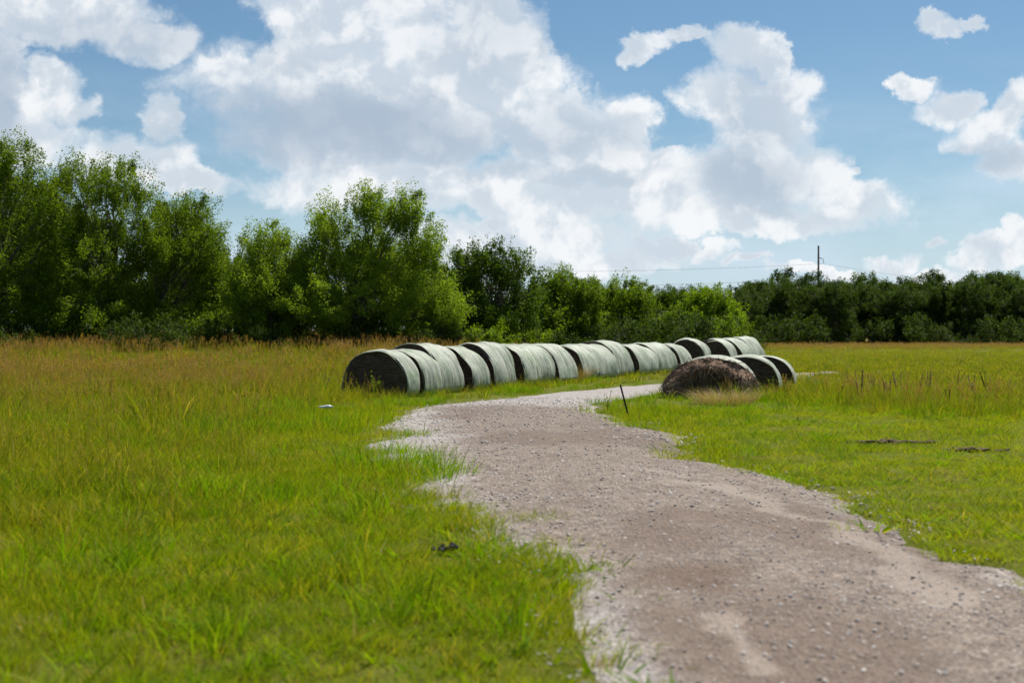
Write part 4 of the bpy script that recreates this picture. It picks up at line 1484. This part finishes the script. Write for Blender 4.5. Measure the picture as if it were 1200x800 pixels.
DOCKM = simple_mat('dock_seed', (0.20, 0.11, 0.065), .9)
DM = []
for s in range(4):
    v, q = dock(s)
    DM.append(mesh_np('dock_plant', v, q, DOCKM))
for i, (px, py, s) in enumerate([(985, 466, .75), (1002, 462, .8), (1010, 470, .9), (1030, 462, .8), (1048, 468, 1.05), (1047, 460, .8), (1072, 466, .8), (1094, 466, .95), (1115, 468, .8), (1140, 464, .8),
                                 (1158, 468, .95), (1180, 462, .8), (1196, 467, .8), (978, 458, .6), (1125, 458, .7),
                                 (313, 452, .7), (282, 450, .7), (378, 455, .85), (395, 450, .6), (290, 455, .6), (330, 462, .5)]):
    x, y = at(px + random.uniform(-7, 7), py + random.uniform(-5, 3))
    o = obj('dock_plant', DM[i % 4])
    o.location = (x, y, float(hgt(x, y)))
    s *= random.uniform(.5, .85)
    o.scale = (s * 1.3, s * 1.3, s)
    o.rotation_euler = (random.uniform(-.25, .25), random.uniform(-.25, .25), random.uniform(0, 6))
    tag(o, 'brown dried dock stalk in the tall grass right of the bales' if px > 800 else 'brown dried dock stalk in the meadow left of the bales', 'weed',
        'dried dock stalks in the right field' if px > 800 else 'dried dock stalks in the left meadow')

# tall leafy weeds in front of the bales
WV, WQ, off = [], [], 0
r_ = np.random.default_rng(3)
weeds = []
for s in range(2):
    Vl, Ql, of2 = [], [], 0
    for k in range(5):
        a = r_.uniform(0, 6.28); H = r_.uniform(.35, .7)
        d = np.array([math.cos(a) * .2, math.sin(a) * .2, 1]) * H
        v, q = tube([(0, 0, 0), d * .5, d], .005, .003, 5)
        Vl.append(v); Ql.append(q + of2); of2 += len(v)
        for j in range(22):
            t_ = r_.uniform(.15, 1)
            c = d * t_
            o_ = r_.normal(0, 1, 3); o_[2] = abs(o_[2]) * .5; o_ /= np.linalg.norm(o_)
            sd2 = np.cross(o_, [0, 0, 1]); sd2 /= np.linalg.norm(sd2) + 1e-6
            l = .10 * (1.2 - t_ * .6)
            Vl.append(np.array([c, c + o_ * l * .5 + sd2 * .018, c + o_ * l, c + o_ * l * .5 - sd2 * .018]))
            Ql.append(np.array([[0, 1, 2, 3]]) + of2); of2 += 4
    V_ = np.concatenate(Vl)
    weeds.append(mesh_np('leafy_weed', V_, np.concatenate(Ql), L_LIGHT, False, {'bv': r_.uniform(0, 1, len(V_))}))
for i, (px, py, s, lab) in enumerate([(441, 468, 1.0, 'thin leafy weed growing against the first dark bale face'), (627, 451, .9, 'leafy weed in front of the seventh bale of the long row'),
                                      (636, 450, .8, 'leafy weed right of the one before the seventh bale'), (712, 482, .6, 'pale green weed at the road bend beside the stake'),
                                      (905, 463, .7, 'leafy weed between the last two short-row bales'), (720, 441, .8, 'leafy weed before the middle bale group above the stake'),
                                      (921, 464, .7, 'leafy weed at the foot of the last short-row bale'), (888, 466, .6, 'leafy weed beside the collapsed brown bale wrap')]):
    x, y = at(px, py)
    o = obj('leafy_weed', weeds[i % 2])
    o.location = (x, y, 0); o.scale = (s, s, s); o.rotation_euler = (0, 0, i)
    tag(o, lab, 'weed', 'leafy weeds by the bales')


def clod(name, px, py, size, mat, label, cat, seed, squash=.5, n_=7):
    x, y = at(px, py)
    bm = bmesh.new()
    r_ = np.random.default_rng(seed)
    for k in range(n_):
        s = size * r_.uniform(.2, .5)
        m_ = Matrix.Translation((r_.normal(0, .33) * size, r_.normal(0, .2) * size, s * .45 * squash + r_.uniform(0, .12) * size)) @ Matrix.Rotation(r_.uniform(0, 3), 4, 'Z') @ Matrix.Diagonal((s, s * .7, s * .8 * squash + .004, 1))
        g_ = bmesh.ops.create_icosphere(bm, subdivisions=3, radius=.5, matrix=m_)
    for v in bm.verts:
        v.co += Vector(mnoise.noise_vector(v.co * 24 + Vector((seed, 0, 0)))) * size * .16 + Vector(mnoise.noise_vector(v.co * 70)) * size * .08
    me = bpy.data.meshes.new(name); bm.to_mesh(me); bm.free(); me.materials.append(mat)
    o = obj(name, me)
    o.location = (x, y, float(gz(np.array([x]), np.array([y]))[0]) + .02)
    tag(o, label, cat)
    return o


CLOD = simple_mat('dark_clod', (0.035, 0.032, 0.036), .9)
SOIL = simple_mat('bare_soil', (0.12, 0.08, 0.05), .95)
clod('dirt_clod', 521, 650, .13, CLOD, 'crumbly black clod lying in the grass left of the gravel', 'clod', 4, .8, 12)


def ridge(px0, px1, py, n_, seed, label):
    """low torn strip of turned soil"""
    r_ = np.random.default_rng(seed)
    a, b = at(px0, py), at(px1, py + r_.uniform(-1, 1))
    bm = bmesh.new()
    for k in range(n_):
        t_ = r_.beta(1.3, 1.3)
        x = a[0] + (b[0] - a[0]) * t_; y = a[1] + (b[1] - a[1]) * t_ + r_.normal(0, .07)
        s_ = r_.uniform(.03, .075) * (1.2 - abs(t_ - .5))
        bmesh.ops.create_icosphere(bm, subdivisions=2, radius=.5, matrix=Matrix.Translation((x - a[0], y - a[1], .02 + s_ * .12)) @ Matrix.Rotation(r_.uniform(-.4, .4), 4, 'Z') @ Matrix.Diagonal((s_ * 1.6, s_ * .8, s_ * .65, 1)))
    for v in bm.verts:
        v.co += Vector(mnoise.noise_vector(v.co * 14)) * .022
    me = bpy.data.meshes.new('soil_ridge'); bm.to_mesh(me); bm.free(); me.materials.append(SOIL)
    o = obj('soil_ridge', me)
    o.location = (a[0], a[1], float(gz(np.array([a[0]]), np.array([a[1]]))[0]))
    tag(o, label, 'soil', kind='stuff')


ridge(992, 1100, 520, 95, 7, 'longer dark ridge of turned soil across the mown grass at right')
ridge(1106, 1185, 528, 50, 9, 'shorter dark ridge of turned soil in the mown grass near the photo edge')

# white crumpled bottle
x, y = at(381, 489)
PLAST = simple_mat('white_plastic', (0.5, 0.56, 0.6), .25, 0, .5, .1)
lt = empty('plastic_bottle', (x, y, .19), .25)
tag(lt, 'small white plastic bottle lying in the grass left of the road', 'litter')
v, q = tube([(-.12, 0, 0), (-.11, 0, .003), (.04, 0, .006), (.09, 0, .004), (.12, 0, 0)], .035, .03, 12)
k = np.abs(v[:, 0]) > .105
v[k, 1:] *= .45
obj('bottle', mesh_np('bottle', v, q, PLAST, True), lt)
v, q = tube([(.118, 0, 0), (.13, 0, 0), (.14, 0, 0)], .018, .017, 10)
obj('cap', mesh_np('cap', v, q, PLAST, True), lt)
